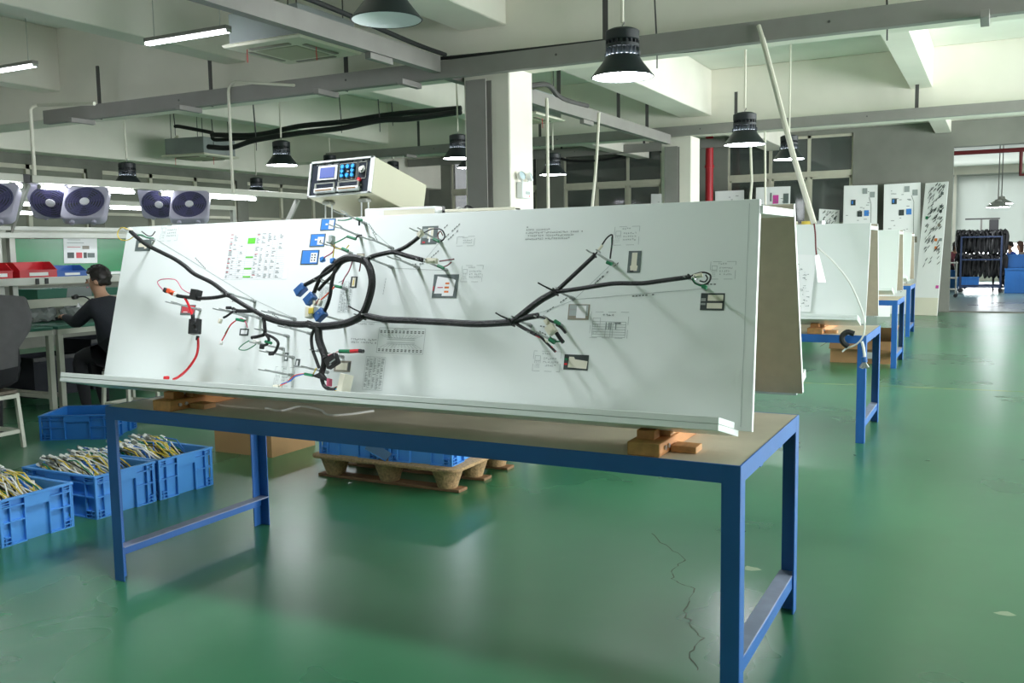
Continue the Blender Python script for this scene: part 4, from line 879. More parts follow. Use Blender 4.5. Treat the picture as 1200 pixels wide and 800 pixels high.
# ================================================================== CRATES, PALLET, CARTONS
def make_crate(label, loc, rz, lx=0.62, ly=0.43, h=0.245, m=None, group='blue plastic crates'):
    m = m or M_crate; t = thing('plastic_crate', label, 'crate', loc, (0, 0, rz), group=group); w = 0.006; i = 0.022
    b = MB(); b.box((-lx/2+i, -ly/2+i, 0.0), (lx/2-i, ly/2-i, 0.008))
    for s in (-1, 1):
        a = sorted((s*(lx/2-i-w), s*(lx/2-i))); b.box((a[0], -ly/2+i, 0.008), (a[1], ly/2-i, h-0.002))
        a = sorted((s*(ly/2-i-w), s*(ly/2-i))); b.box((-lx/2+i+w, a[0], 0.008), (lx/2-i-w, a[1], h-0.002))
    b.build('shell', m, t)
    rim = MB()
    for s in (-1, 1):
        a = sorted((s*(lx/2-i+.0), s*lx/2)); rim.box((a[0], -ly/2, h-0.012), (a[1], ly/2, h))
        a = sorted((s*(ly/2-i+.0), s*ly/2)); rim.box((-lx/2+i, a[0], h-0.012), (lx/2-i, a[1], h))
    rim.build('rim', m, t, bevel=0.0015)
    def ribs(name, L_, half, rot):
        # ribs on a face whose outward normal is +x in local terms
        def put(lo, hi):
            o = MB().box(lo, hi).build(name, m, t); o.rotation_euler = (0, 0, rot); return o
        x0, x1 = half-i, half-0.004
        for z in (0.0, h*0.48, h*0.80): put((x0, -L_/2+i, z), (x1, -L_*0.17, z+0.006)); put((x0, L_*0.17, z), (x1, L_/2-i, z+0.006))
        for y in (-L_/2+0.006, -L_*0.36, -L_*0.17, L_*0.17-0.006, L_*0.36-0.006, L_/2-0.012): put((x0, y, 0.0), (x1, y+0.006, h-0.012))
        put((x0-0.0, -L_*0.17, h*0.72), (x1+0.002, L_*0.17, h-0.012))
        for sy in (-1, 1):
            for z in (0.02, 0.04, h*0.84, h*0.9):
                ys = sorted((sy*L_*0.36, sy*(L_/2-0.008))); put((x0, ys[0], z), (x1, ys[1], z+0.004))
            y = sy*(L_*0.36+L_/2)/2; put((x0, y-0.002, 0), (x1, y+0.002, 0.05))
    for rot, L_, half in ((0, ly, lx/2), (math.pi, ly, lx/2), (math.pi/2, lx, ly/2), (-math.pi/2, lx, ly/2)): ribs('rib', L_, half, rot)
    return t
cr1 = make_crate('blue crate of coloured wires cut by the left edge of the picture', (-3.74-0.31, 0.49-0.215, 0), 0.0)
cr2 = again(cr1, 'blue crate of yellow and white wires behind the near table leg', (-3.73-0.31, 1.05-0.225, 0), (0, 0, 0.01))
cr3 = again(cr1, 'blue crate of coloured wires farthest along the row of three', (-3.72-0.31, 1.475-0.20, 0), (0, 0, -0.02))
c4 = make_crate('dark blue low crate standing empty beside the bench', (-5.93, 2.30, 0), math.radians(30), 0.6, 0.5, 0.2, M_crate_d)
# wires heaped in the crates
def heap(label, c, lx=0.56, ly=0.37, zb=0.09, n=190, seed=1):
    rng = random.Random(seed); mats = [M_whitew, M_yellow, M_bluew, M_green, M_black, M_metal]; mb = MB(); wts = [.4,.26,.14,.1,.1]
    for k in range(n):
        r = rng.random(); mi = 0
        while r > wts[mi] and mi < 4: r -= wts[mi]; mi += 1
        y = rng.uniform(-ly/2+.03, ly/2-.03); x0 = rng.uniform(-lx/2+.04, -0.02); zt = rng.uniform(.21, .30)
        pts = [V((x0, y+rng.uniform(-.02,.02), zt)), V((x0+rng.uniform(.05,.12), y+rng.uniform(-.03,.03), zt-rng.uniform(-.01,.03))), V((x0+rng.uniform(.14,.24), y+rng.uniform(-.04,.04), zt-rng.uniform(.05,.1))), V((min(lx/2-.03, x0+rng.uniform(.26,.4)), y+rng.uniform(-.05,.05), rng.uniform(.12,.17)))]
        for p in pts: p.y = max(-ly/2+.01, min(ly/2-.01, p.y))
        mb.tube(pts, 0.0042, 5, mi)
        if rng.random() < .7: mb.tube([pts[0]-V((.03,0,-.008)), pts[0]+V((.004,0,0))], 0.0085, 5, 5 if rng.random() < .6 else 0)
        if rng.random() < .5: mb.tube([pts[3], pts[3]+V((.03,rng.uniform(-.02,.02),.01))], 0.006, 5, 4)
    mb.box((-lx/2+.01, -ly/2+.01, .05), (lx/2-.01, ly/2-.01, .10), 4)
    o = mb.build('wire_heap', mats); o.location = c; return tag(o, label, 'wires', 'wires heaped in the blue crates', 'stuff')
heap('heap of cut wires filling the crate at the picture edge', cr1.location, seed=2); heap('heap of yellow and white wires in the crate behind the table leg', cr2.location, seed=3); heap('heap of coloured wires in the crate farthest along the row', cr3.location, seed=4)
# pallet
PX0, PX1, PY0, PY1 = -3.27, -2.15, 1.87, 2.74
pl = thing('pallet', 'pressed-wood pallet with cup feet under the table', 'pallet', ((PX0+PX1)/2, (PY0+PY1)/2, 0)); pw, pd = (PX1-PX0)/2, (PY1-PY0)/2
def rrect(hx, hy, r, n=5):
    out = []
    for cx, cy, a0 in ((hx-r, hy-r, 0), (-hx+r, hy-r, 90), (-hx+r, -hy+r, 180), (hx-r, -hy+r, 270)):
        for k in range(n+1): a = math.radians(a0+90*k/n); out.append((cx+r*math.cos(a), cy+r*math.sin(a)))
    return out
o = MB(); rr_ = rrect(pw, pd, 0.07); n = len(rr_); o.add([(x,y,0.135) for x,y in rr_]+[(x,y,0.155) for x,y in rr_], [tuple(range(n-1,-1,-1)), tuple(range(n,2*n))]+[(i,(i+1)%n,n+(i+1)%n,n+i) for i in range(n)]); o.build('deck', M_pallet, pl, bevel=0.004)
for i in range(3):
    for j in range(3): MB().lathe([(0.062,0.018),(0.075,0.06),(0.098,0.125),(0.11,0.136)], 18, Matrix.Translation(V((-pw+0.13+i*(pw-0.13), -pd+0.12+j*(pd-0.12), 0))), capb=True).build('foot_cup', M_pallet, pl)
for j in range(3): MB().box((-pw+0.02, -pd+0.07+j*(pd-0.12), 0.0), (pw-0.02, -pd+0.17+j*(pd-0.12), 0.018)).build('skid', M_skid, pl, bevel=0.002)
ca = make_crate('blue crate on the left half of the pallet', (-2.99, 2.20, 0.155), 0.0, 0.48, 0.55, 0.2)
cb = make_crate('blue crate on the right half of the pallet', (-2.46, 2.18, 0.155), 0.06, 0.46, 0.5, 0.2)
li = thing('crate_lid', 'grey-blue sheet resting slanted on the pallet crates', 'sheet', (-2.75, 1.915, 0.156)); MB().hexa([(-.10,0,.06),(.06,0,0.0),(.11,.0,.05),(-.05,0,.12),(-.10,.006,.06),(.06,.006,0.0),(.11,.006,.05),(-.05,.006,.12)]).build('sheet', mat('blue_grey_sheet', '5f7fa5', 0.4), li); MB().hexa([(-.10,-.004,.058),(.06,-.004,-.001),(.062,-.004,.004),(-.098,-.004,.064),(-.10,.0,.058),(.06,.0,-.001),(.062,.0,.004),(-.098,.0,.064)]).build('edge', M_crate, li)
def carton(label, lo, hi, flaps=False):
    t = thing('cardboard_box', label, 'box', (lo[0], lo[1], 0)); w, d, h = hi[0]-lo[0], hi[1]-lo[1], hi[2]
    b = MB(); th = 0.005; b.box((0,0,0),(w,d,th)); b.box((0,0,th),(th,d,h)); b.box((w-th,0,th),(w,d,h)); b.box((th,0,th),(w-th,th,h)); b.box((th,d-th,th),(w-th,d,h)); b.build('body', M_carton, t)
    if flaps:
        for q in ([(0,0,h),(w,0,h),(w,-.12,h-.09),(0,-.12,h-.09)], [(0,d,h),(w,d,h),(w,d+.1,h+.12),(0,d+.1,h+.12)], [(w,0,h),(w,d,h),(w+.05,d,h+.17),(w+.05,0,h+.17)], [(0,0,h),(0,d,h),(-.12,d,h-.08),(-.12,0,h-.08)]):
            v = [V(p) for p in q]; MB().hexa([*v, *[p+V((0,0,.005)) for p in v]]).build('flap', M_carton_in, t)
        MB().box((w-.28, -.002, .06), (w-.16, -.0005, .14)).build('paper_label', M_paper, t)
    else:
        MB().box((th, th, h-th), (w/2-.002, d-th, h)).build('flap', M_carton, t); MB().box((w/2+.002, th, h-th), (w-th, d-th, h)).build('flap', M_carton, t)
        MB().box((w/2-.03, -.001, h*.6), (w/2+.03, d, h+.001)).build('tape', M_carton_in, t)
    return t
carton('plain brown carton on the floor behind the left table leg', (-4.45, 2.22), (-3.90, 2.70, 0.27)); carton('open brown carton on the floor under the third blue table', (-1.12, 9.25), (-0.42, 9.75, 0.27), True)
# air hose and plugs at the corner of the second table
ah = thing('air_hose', 'white air hose with blue plugs hanging at the second table corner', 'hose', ony(1012, 400, 4.33))
MB().tube(smoothpath([ony(x, y, 4.32) for x, y in ((958,290),(975,305),(995,330),(1008,358),(1013,375),(1012,392),(1004,403),(992,408),(987,412))]), 0.007, 6).build('hose', M_whitew, ah, world=True)
MB().tube(smoothpath([ony(x, y, 4.3) for x, y in ((1001,391),(993,389),(987,394),(988,401),(994,406))]), 0.02, 8).build('black_coil', M_rubber, ah, world=True)
MB().tube(smoothpath([ony(x, y, 4.3) for x, y in ((1010,400),(1012,408),(1013,416),(1013,421))]), 0.011, 6).build('hose', M_whitew, ah, world=True)
MB().tube([ony(1012.5,418,4.3), ony(1013,424,4.3)], 0.022, 10).build('blue_coupling', M_bluecon, ah, world=True)
for x in (1009, 1013, 1016.5): MB().tube([ony(1013,424,4.3), ony(x,431,4.3)], [0.01,0.016], 8).build('plug', M_metal, ah, world=True)
# printed sheet standing on the ledge of the second board
ps = thing('drawing_board', 'bright white drawing sheet leaning on the second wiring board', 'board', (0,0,0))
y0 = TABS[0][1]+0.17
A_, B_, C_, D_ = ony(918,365,y0-.03), ony(949,365,y0-.03), ony(956.5,299,y0+.10), ony(918,297,y0+.10)
o = V((0,-.006,.001)); bl_ = MB().hexa([A_,B_,B_-o,A_-o,D_,C_,C_-o,D_-o]).build('sheet', M_whiteedge, ps, world=True)
ql = MB(); rng = random.Random(5)
for k in range(60):
    u, v = rng.uniform(.15,.9), rng.uniform(.08,.92); f = lambda a, b: A_+(B_-A_)*a+(D_-A_)*b+V((0,-.009,.002)); a_, b_ = rng.uniform(.02,.12), rng.choice((.004,.006)); ql.quad(f(u,v), f(u+a_,v+rng.uniform(-.03,.03)), f(u+a_,v+b_), f(u,v+b_))
ql.build('printed_lines', M_ink, ps, world=True, smooth=False)['kind'] = 'stuff'
for x, y, m, nm, lab in ((945,266.5,M_yellow,'tape_roll','yellow tape roll lying on the cap of the second board'),(929,264,M_ivory,'tape_roll','ivory tape roll on the cap of the second board'),(961,266,M_metal,'tape_roll','small metal tin on the cap of the second board')):
    p = ony(x, y+2, y0+.45); MB_ = MB().lathe([(.028,0),(.04,.002),(.04,.05),(.028,.052),(.022,.05),(.022,.002),(.028,0)], 16).build(nm, m); MB_.location = (p.x, p.y, 0.875+BH*ct-.021); tag(MB_, lab, 'tape roll')

# ================================================================== LEANING BOARDS AT THE END WALL
def leaning(label, bl, br, tr, tl, seed, style, short=False, yt=18.58):
    a, b = onz(*bl), onz(*br); c = ony(*tr, yt); nn = (b-a).cross(c-a); rd = ray(*tl); d = CAM + rd*((a-CAM).dot(nn)/rd.dot(nn))
    t = thing('leaning_board', label, 'board', (a+b)/2, group='printed boards leaning on the end wall')
    nrm = (b-a).cross(d-a).normalized(); nrm = -nrm if nrm.y > 0 else nrm; k = nrm*-0.02
    MB().hexa([a,b,b+k,a+k,d,c,c+k,d+k]).build('panel', M_whiteedge, t, world=True, bevel=0.003)
    rng = random.Random(seed); f = lambda u, v, n=.003: (a+(b-a)*u)*(1-v) + (d+(c-d)*u)*v + nrm*n*3.0
    def pic(u0,v0,u1,v1,m,nm='printed_photo',n=.003): MB().quad(f(u0,v0,n),f(u1,v0,n),f(u1,v1,n),f(u0,v1,n)).build(nm, m, t, world=True, smooth=False)
    if style == 'map':
        for u,v,m in ((.22,.84,M_photo_d),(.42,.75,M_photo_d),(.62,.755,M_photo_b),(.2,.56,M_photo_d),(.78,.54,M_photo_t),(.56,.93,M_ink),(.78,.9,M_ink)): pic(u,v,u+.14,v+.045,m)
        pic(.24,.85,.29,.875,M_photo_b,'picture_area',.005)
        q = MB(); 
        def seg(p, r_, w=.006): 
            (u0,v0),(u1,v1) = p, r_; dx_, dv = u1-u0, v1-v0; l = math.hypot(dx_, dv*3.4) or 1; ox, oy = -dv*3.4/l*w, dx_/l*w/3.4; q.quad(f(u0-ox,v0-oy), f(u1-ox,v1-oy), f(u1+ox,v1+oy), f(u0+ox,v0+oy))
        for e in ((.2,.6),(.3,.62),(.42,.62),(.7,.6),(.82,.6)): seg((.5,.545), e)
        seg((.5,.545),(.5,.3)); seg((.82,.6),(.82,.85)); seg((.82,.85),(.76,.9)); seg((.5,.3),(.3,.2)); seg((.5,.3),(.75,.2))
        q.build('harness_drawing', M_ink_d, t, world=True, smooth=False)
    n = 120 if style == 'list' else 40
    q = MB(); q2 = MB()
    for k_ in range(n):
        if style == 'list': v = rng.uniform(.35,.97); u = rng.choice((.22,.36,.5,.62,.78)) + rng.uniform(-.05,.05); w_ = rng.uniform(.05,.12); h_ = rng.uniform(.006,.012); sk_ = -.02
        else: v = rng.uniform(.15,.95); u = rng.uniform(.08,.82); w_ = rng.uniform(.03,.1); h_ = .004; sk_ = 0
        (q if rng.random() < .6 else q2).quad(f(u,v,.004), f(u+w_,v-sk_,.004), f(u+w_,v+h_-sk_,.004), f(u,v+h_,.004))
    q.build('printed_text', M_photo_d if style == 'list' else M_ink_d, t, world=True, smooth=False)['kind'] = 'stuff'; q2.build('printed_text', M_ink_d, t, world=True, smooth=False)['kind'] = 'stuff'
    if style == 'list':
        for u,v,m in ((.72,.9,M_photo_g),(.72,.8,M_photo_g),(.72,.765,M_photo_d),(.7,.66,M_photo_t),(.62,.55,M_photo_o),(.66,.49,M_photo_o),(.82,.55,M_ink),(.85,.2,M_photo_p),(.15,.72,M_green)): pic(u,v,u+.12,v+.022,m)
        MB().hexa([f(0,0,.001),f(1,0,.001),f(1,0,.004),f(0,0,.004),f(0,.13,.001),f(1,.13,.001),f(1,.13,.004),f(0,.13,.004)]).build('skirt', M_ivory, t, world=True)
    if style == 'pics': pic(.5,.86,.66,.93,M_photo_p); pic(.8,.86,.95,.94,M_photo_g); pic(.8,.78,.95,.81,M_photo_b); pic(.42,.88,.46,.95,M_ink_d)
    if style == 'green': pic(.3,.2,.75,.32,M_lime)
    return t
leaning('tall white harness drawing board leaning left of its twin', (985,367), (1026,367.5), (1028.5,216.5), (989,217.5), 1, 'map')
leaning('tall white harness drawing board leaning next to the parts board', (1033,367.5), (1077,368), (1079,213.5), (1036,216), 2, 'map')
leaning('tilted white parts board covered in small pictures, nearest the opening', (1070,369), (1098,370), (1111.5,212.5), (1084.5,214.5), 3, 'list', yt=18.4)
leaning('white board with a magenta picture behind the big board', (882,367), (922,367), (926.5,218), (886,219.5), 4, 'pics')
leaning('short white board against the wall beside the red pipe', (838,366), (872,366), (872,222.5), (838,224), 5, 'plain')
leaning('grey printed sheet standing low under the window', (955,367), (980,367), (984,246), (960,244.5), 6, 'list')
leaning('short white board with a green label behind the third table', (1027,371), (1043,371), (1043,298), (1030,298), 7, 'green', yt=17.9)
leaning('narrow white board beside the farther column', (760,365), (776,365), (776,227), (763,227), 8, 'plain')

# ================================================================== FLOOR MARKS
a, b = onz(905, 447), onz(1215, 459.5); MBy = MB().bar(V((a.x, a.y, 0.0006)), V((b.x, b.y, 0.0006)), 0.03, 0.001)
tag(MBy.build('floor_line', mat('worn_yellow_paint', 'a8a35c', 0.5, var=0.5, scale=6, col2='5a8a66')), 'worn yellow line painted across the green floor', 'floor marking', kind='structure')
def crack(pts, lab, seed):
    rng = random.Random(seed); P = []
    for (x0,y0),(x1,y1) in zip(pts, pts[1:]):
        for k in range(5): t_ = k/5; p = onz(x0+(x1-x0)*t_, y0+(y1-y0)*t_); P.append(V((p.x+rng.uniform(-.012,.012), p.y+rng.uniform(-.012,.012), .0005)))
    mb = MB()
    for p, q in zip(P, P[1:]):
        w = rng.uniform(.0012,.004); d = (q-p).normalized(); s = V((-d.y,d.x,0))*w; mb.quad(p-s, q-s, q+s, p+s)
    tag(mb.build('floor_crack', mat('crack_dirt', '55604f', 0.9), smooth=False), lab, 'crack', kind='structure')
crack([(765,625),(778,638),(803,655),(786,668),(790,680),(812,690),(800,715),(812,735),(822,748),(808,768),(820,790)], 'jagged dirty crack in the green floor inside the right table legs', 3)
for px, py, lab in ((1178,719,'pale worn patch in the floor at the lower right corner'),(880,666,'small pale chip in the floor behind the near right leg')):
    p = onz(px, py); mb = MB(); n = 9; rng = random.Random(px); mb.add([V((p.x+.05*rng.uniform(.5,1)*math.cos(k*.698), p.y+.035*rng.uniform(.5,1)*math.sin(k*.698), .0006)) for k in range(n)], [tuple(range(n))]); tag(mb.build('floor_chip', mat('pale_chip', '9fae93', .7), smooth=False), lab, 'chip', kind='structure')
# ================================================================== BENCH LINE ON THE LEFT
XB = -7.3                     # near edge of the bench tops
M_mat = mat('green_bench_mat', '2f6b57', 0.55)
M_greenboard = mat('green_partition', '128048', 0.22, spec=0.4)
M_frame = mat('cream_bench_frame', 'b7b8aa', 0.5, var=0.05, scale=5)
M_bag = mat('clear_grey_bag', '9aa09f', 0.2, spec=0.9, alpha=0.75)
M_bin_r = mat('red_bin_plastic', 'c41f2a', 0.35); M_bin_b = mat('blue_bin_plastic', '2f5fb0', 0.4)
M_fan = mat('lilac_fan_housing', 'b4b0c2', 0.35); M_fan_d = mat('violet_fan_grille', '565478', 0.35); M_fan_h = mat('white_fan_hub', 'd9d8dd', 0.4)
def bench(label, y0, y1):
    t = thing('workbench', label, 'workbench', (XB, y0, 0), group='assembly benches in the left line'); w = 1.45; d = y1-y0
    MB().box((-w, 0, 0.765), (0, d, 0.795)).build('bench_top', M_mat, t, bevel=0.003)
    for x in (-0.002, -w+0.032):
        MB().box((x-0.03, 0.0, 0.715), (x, d, 0.764)).build('apron', M_frame, t)
        for y in (0.0, d-0.055): MB().box((x-0.05, y, 0), (x, y+0.055, 0.714)).build('leg', M_frame, t, bevel=0.003)
    for y in (0.01, d-0.04): MB().box((-w+0.05, y, 0.10), (-0.06, y+0.03, 0.14)).build('stretcher', M_frame, t)
    return t
bench('left bench of the assembly line, its end leg beside the next bench', 1.30, 3.02); bench('assembly bench partly hidden by the left end of the big board', 3.07, 5.0); 
b3 = bench('assembly bench hidden behind the big board', 5.05, 7.0)
# shelf gantry over the benches
g = thing('shelf_gantry', 'aluminium gantry with shelf and bench lights above the benches', 'shelf', (-7.85, 2.9, 0.795))
gx = -7.85
def gb(name, lo, hi, m=M_alu, par=None, bev=0.003): 
    return MB().box((lo[0], lo[1], lo[2]), (hi[0], hi[1], hi[2])).build(name, m, par or g, world=True, bevel=bev)
for y in (1.5, 2.86, 3.0, 5.0, 6.9): gb('post', (gx, y-0.03, 0.796), (gx+0.06, y+0.03, 1.68))
gb('shelf', (gx+0.0, 1.4, 1.215), (-7.5, 7.0, 1.262)); gb('shelf_rail', (-7.5, 1.4, 1.195), (-7.46, 7.0, 1.265)); gb('top_rail', (gx+.061, 1.4, 1.645), (gx+0.09, 7.0, 1.70)); gb('top_rail', (gx+.061, 1.4, 1.72), (gx+0.10, 7.0, 1.76))
gb('cable_duct', (gx+0.065, 1.4, 0.955), (gx+0.12, 7.0, 1.04), M_frame)
for y in (2.78, 2.98, 4.98, 6.85): MB().bar((gx+0.04, y, 1.68), (gx+0.33, y+0.03, 2.16), 0.07, 0.03, up=(0,1,0)).build('lamp_arm', M_alu, g, world=True, bevel=0.003)
gb('lamp_rail', (-7.56, 1.4, 2.165), (-7.46, 2.93, 2.235), M_frame); gb('lamp_rail', (-7.56, 3.02, 2.165), (-7.46, 7.0, 2.235), M_frame)
for y in (2.95, 2.99): gb('rail_clamp', (-7.55, y-.03, 2.16), (-7.47, y+.02, 2.24), M_black)
gb('socket_clip', (-7.459, 2.98, 1.2), (-7.452, 3.02, 1.255), M_black); gb('socket_clip', (-7.459, 3.08, 1.2), (-7.452, 3.12, 1.255), M_black)
gb('partition', (gx+0.02, 3.03, 1.263), (gx+0.028, 4.97, 1.64), M_greenboard); gb('partition', (gx+0.02, 1.5, 1.263), (gx+0.028, 2.83, 1.64), M_greenboard)
gb('backing_strip', (gx+0.0285, 3.03, 1.263), (gx+0.034, 4.97, 1.29), M_whiteedge)
def bench_tube(label, x, y0, y1, z):
    t = thing('bench_light', label, 'tube light', (x, (y0+y1)/2, z), group='tube lights under the bench rail'); h = (y1-y0)/2
    MB().tube([(0,-h+.02,0),(0,h-.02,0)], 0.02, 10).build('tube', M_tube, t)
    for s in (-1, 1): MB().tube([(0,s*(h-.02),0),(0,s*h,0)], 0.022, 10).build('end_cap', M_alu, t); MB().box((-.015, s*(h-.05)-.012, .018), (.015, s*(h-.05)+.012, 2.164-z if z > 2 else .06)).build('clip', M_alu, t)
    return t
for p, q, lab in (((0,213.5),(27,216.5),None),((45,218.5),(158,225.5),'lit bench tube above the first violet fan'),((187,227.5),(300,233),'lit bench tube above the second violet fan')):
    a, b = onx(*p, -7.5), onx(*q, -7.5); bench_tube(lab or 'lit bench tube cut by the left edge of the picture', -7.5, a.y if lab else a.y-.9, b.y, 2.13)
# second line of lights behind
g2 = thing('light_rail', 'far aluminium rail with tube lights behind the bench line', 'light rail', (-9.4, 3.0, 0)); 
for y in (1.2, 7.6): MB().box((-9.43, y, 0.0), (-9.37, y+.06, 2.10)).build('post', M_alu, g2, world=True)
MB().box((-9.44, 1.2, 2.10), (-9.36, 7.66, 2.16)).build('rail', M_frame, g2, world=True)
MB().box((-9.44, 1.2, 1.74), (-9.36, 7.66, 1.78)).build('rail', M_frame, g2, world=True)
for p, q, lab in (((0,226),(51,231),'tube light of the far rail, upper one behind the lamp arms'),((0,248),(52,250.5),'tube light of the far rail, lower one beside the first fan'),((149,235),(172,237),'tube light of the far rail seen between the two fans')):
    a, b = onx(*p, -9.4), onx(*q, -9.4); o = bench_tube(lab, -9.4, a.y-(.6 if p[0] == 0 else .3), b.y, a.z+.0 if False else min(2.075, (a.z+b.z)/2))
# box fans hanging in pairs under the rail
def fan(label, c, e1, e2):
    t = thing('box_fan', label, 'fan', c, (0, 0, 0), group='violet box fans over the benches')
    e1 = e1.normalized(); e2 = e2.normalized(); n_ = e1.cross(e2)
    M0 = Matrix(((n_.x, e1.x, e2.x, c[0]), (n_.y, e1.y, e2.y, c[1]), (n_.z, e1.z, e2.z, c[2]), (0,0,0,1))); t.rotation_euler = M0.to_euler(); t.matrix_basis = M0
    s = 0.205; rr = rrect(s, s, 0.06); n = len(rr); b = MB(); b.add([(-.05,x,y) for x,y in rr]+[(.05,x,y) for x,y in rr], [tuple(range(n-1,-1,-1)), tuple(range(n,2*n))]+[(i,(i+1)%n,n+(i+1)%n,n+i) for i in range(n)]); b.build('housing', M_fan, t, bevel=.01, seg=2)
    Mx = Euler((0, math.pi/2, 0)).to_matrix().to_4x4()
    for r in (.03,.06,.085,.11,.135,.16,.178): MB().lathe([(r-.005,.052),(r-.005,.058),(r+.005,.058),(r+.005,.052)], 28, Mx).build('grille_ring', M_fan_d, t)
    MB().lathe([(.185,.0505),(.001,.0506)], 28, Mx).build('opening', M_photo_d, t)
    for k in range(5):
        a = k*2*math.pi/5; MB().hexa([V((.051,.03*math.cos(a),.03*math.sin(a))),V((.051,.17*math.cos(a+.1),.17*math.sin(a+.1))),V((.051,.16*math.cos(a+.75),.16*math.sin(a+.75))),V((.051,.03*math.cos(a+.9),.03*math.sin(a+.9)))]+[V((.0515,.03*math.cos(a),.03*math.sin(a))),V((.0515,.17*math.cos(a+.1),.17*math.sin(a+.1))),V((.0515,.16*math.cos(a+.75),.16*math.sin(a+.75))),V((.0515,.03*math.cos(a+.9),.03*math.sin(a+.9)))]).build('blade', M_fan_d, t)
    for k in range(10): a = k*math.pi/5; MB().bar((.055,.04*math.cos(a),.04*math.sin(a)), (.055,.182*math.cos(a),.182*math.sin(a)), .004, .006, up=(1,0,0)).build('grille_spoke', M_fan_d, t)
    MB().lathe([(.045,.052),(.043,.066),(.001,.07)], 18, Mx).build('hub', M_fan_h, t)
    for y in (-.1, .1): MB().tube([(0,y,-s-.03),(.0,y,-s+.005)], .024, 10).build('foot_knob', M_fan, t)
    return t
def vfans(px, labs, part=(0, 1)):
    e1 = V((.8, .6, 0))
    for k in part:
        fold = onx(px + (0, -30)[k], (261, 255)[k], -7.2 - .6*k); e2 = (V((-.37, .5, .78)), V((.37, -.5, .78)))[k]
        fan(labs[k], fold + e2*.225, e1, e2)
vfans(97, ('violet box fan turned to the viewer, first of two under the bench rail', 'dark box fan leaning in a V beside the first violet fan'))
vfans(221, ('violet box fan turned to the viewer, second along the bench rail', 'dark box fan leaning in a V beside the second violet fan'))
vfans(-14, ('violet box fan cut by the left edge of the picture', ''), (0,))
# poster, bins and clutter
po_ = thing('poster', 'white printed instruction sheet pinned to the green partition', 'poster', onx(94, 293, gx+.03))
c = [onx(*q, gx+.03) for q in ((75,308.5),(114,308),(113.5,278.5),(74,278))]; e = V((.002,0,0)); MB().hexa([c[0],c[1],c[1]+e,c[0]+e,c[3],c[2],c[2]+e,c[3]+e]).build('sheet', M_paper, po_, world=True, smooth=False)
f = lambda u, v: c[0]+(c[1]-c[0])*u+(c[3]-c[0])*v+V((.003,0,0))
for u,v,u1,v1,m in ((.1,.2,.3,.42,M_photo_d),(.36,.2,.54,.42,M_photo_r),(.58,.2,.68,.42,M_photo_d),(.7,.22,.92,.4,M_photo_g),(.55,.55,.76,.68,M_photo_t),(.1,.62,.5,.64,M_photo_r),(.1,.78,.6,.8,M_ink),(.12,.9,.5,.92,M_ink)): MB().quad(f(u,v),f(u1,v),f(u1,v1),f(u,v1)).build('printed_picture', m, po_, world=True, smooth=False)
def bin_(label, y0, y1, m, h=.13, d=.22, slope=True):
    t = thing('parts_bin', label, 'bin', (-7.49, y0, 1.2625), group='small parts bins on the shelf'); w = y1-y0; b = MB(); k = .004
    b.box((-d,0,0),(0,w,k)); b.box((-d,0,k),(-d+k,w,h)); b.box((-k,0.002,k),(0,w-.002,h*.45))
    for y in (0, w-k): b.add([(-d+k,y,k),(-.001,y,k),(-.001,y,h*.5),(-d*.45,y,h),(-d+k,y,h),(-d+k,y+k,k),(-.001,y+k,k),(-.001,y+k,h*.5),(-d*.45,y+k,h),(-d+k,y+k,h)], [(0,1,2,3,4),(9,8,7,6,5),(0,5,6,1),(1,6,7,2),(2,7,8,3),(3,8,9,4),(4,9,5,0)])
    b.build('bin_shell', m, t)
    MB().box((.0005,w*.25,h*.12),(.004,w*.75,h*.33)).build('card', M_whiteedge, t); MB().box((-.004, -.004, h*.45), (.006, w+.004, h*.5)).build('lip', m, t)
    MB().box((-d+.02,.02,.005),(-.03,w-.02,h*.35)).build('contents', M_ink_l, t)
    return t
for x0, x1, m, lab in ((-12,16,M_bin_r,'red open-front bin cut by the left edge of the picture'),(23,68,M_bin_r,'red open-front bin under the green partition'),(67,103,M_bin_b,'blue open-front bin beside the red bin on the shelf')):
    a, b = onx(x0, 320, -7.49), onx(x1, 320, -7.49); bin_(lab, a.y, b.y-.01, m, .15 if m is M_bin_r else .11)
def blob(name, label, cat, c, r, m, seed, sq=(1,1,.6)):
    rng = random.Random(seed); bm = bmesh.new(); bmesh.ops.create_icosphere(bm, subdivisions=3, radius=1)
    for v in bm.verts: k = 1+rng.uniform(-.22,.22); v.co = V((v.co.x*r*sq[0]*k, v.co.y*r*sq[1]*k, max(-.5, v.co.z)*r*sq[2]*k + r*sq[2]*.5*1.0))
    z0 = min(v.co.z for v in bm.verts)
    for v in bm.verts: v.co.z -= z0
    me = bpy.data.meshes.new(name); bm.to_mesh(me); bm.free(); me.materials.append(m); o = bpy.data.objects.new(name, me); COL.objects.link(o); o.location = c; return tag(o, label, cat)
zt = .796
blob('plastic_bag', 'crumpled clear bag of parts near the end of the left bench', 'bag', onz(45, 377, zt), .15, M_bag, 1, (1,1.1,.8)); blob('plastic_bag', 'clear bag of wound wires in front of the dark-haired worker', 'bag', onz(90, 375, zt), .14, M_bag, 2, (1,1.1,.9)); blob('plastic_bag', 'small clear bag under the cable duct with a plug', 'bag', onz(97, 362, zt), .12, M_bag, 4, (1,1,1))
tr = thing('parts_tray', 'dark flat tray of parts on the bench between the bags', 'tray', onz(67, 374, zt)); MB().box((-.15,-.16,0),(.15,.16,.008)).build('tray_base', M_black, tr); 
for q in (((-.15,-.16,.008),(.15,-.152,.035)),((-.15,.152,.008),(.15,.16,.035)),((-.15,-.152,.008),(-.142,.152,.035)),((.142,-.152,.008),(.15,.152,.035))): MB().box(*q).build('tray_wall', M_black, tr)
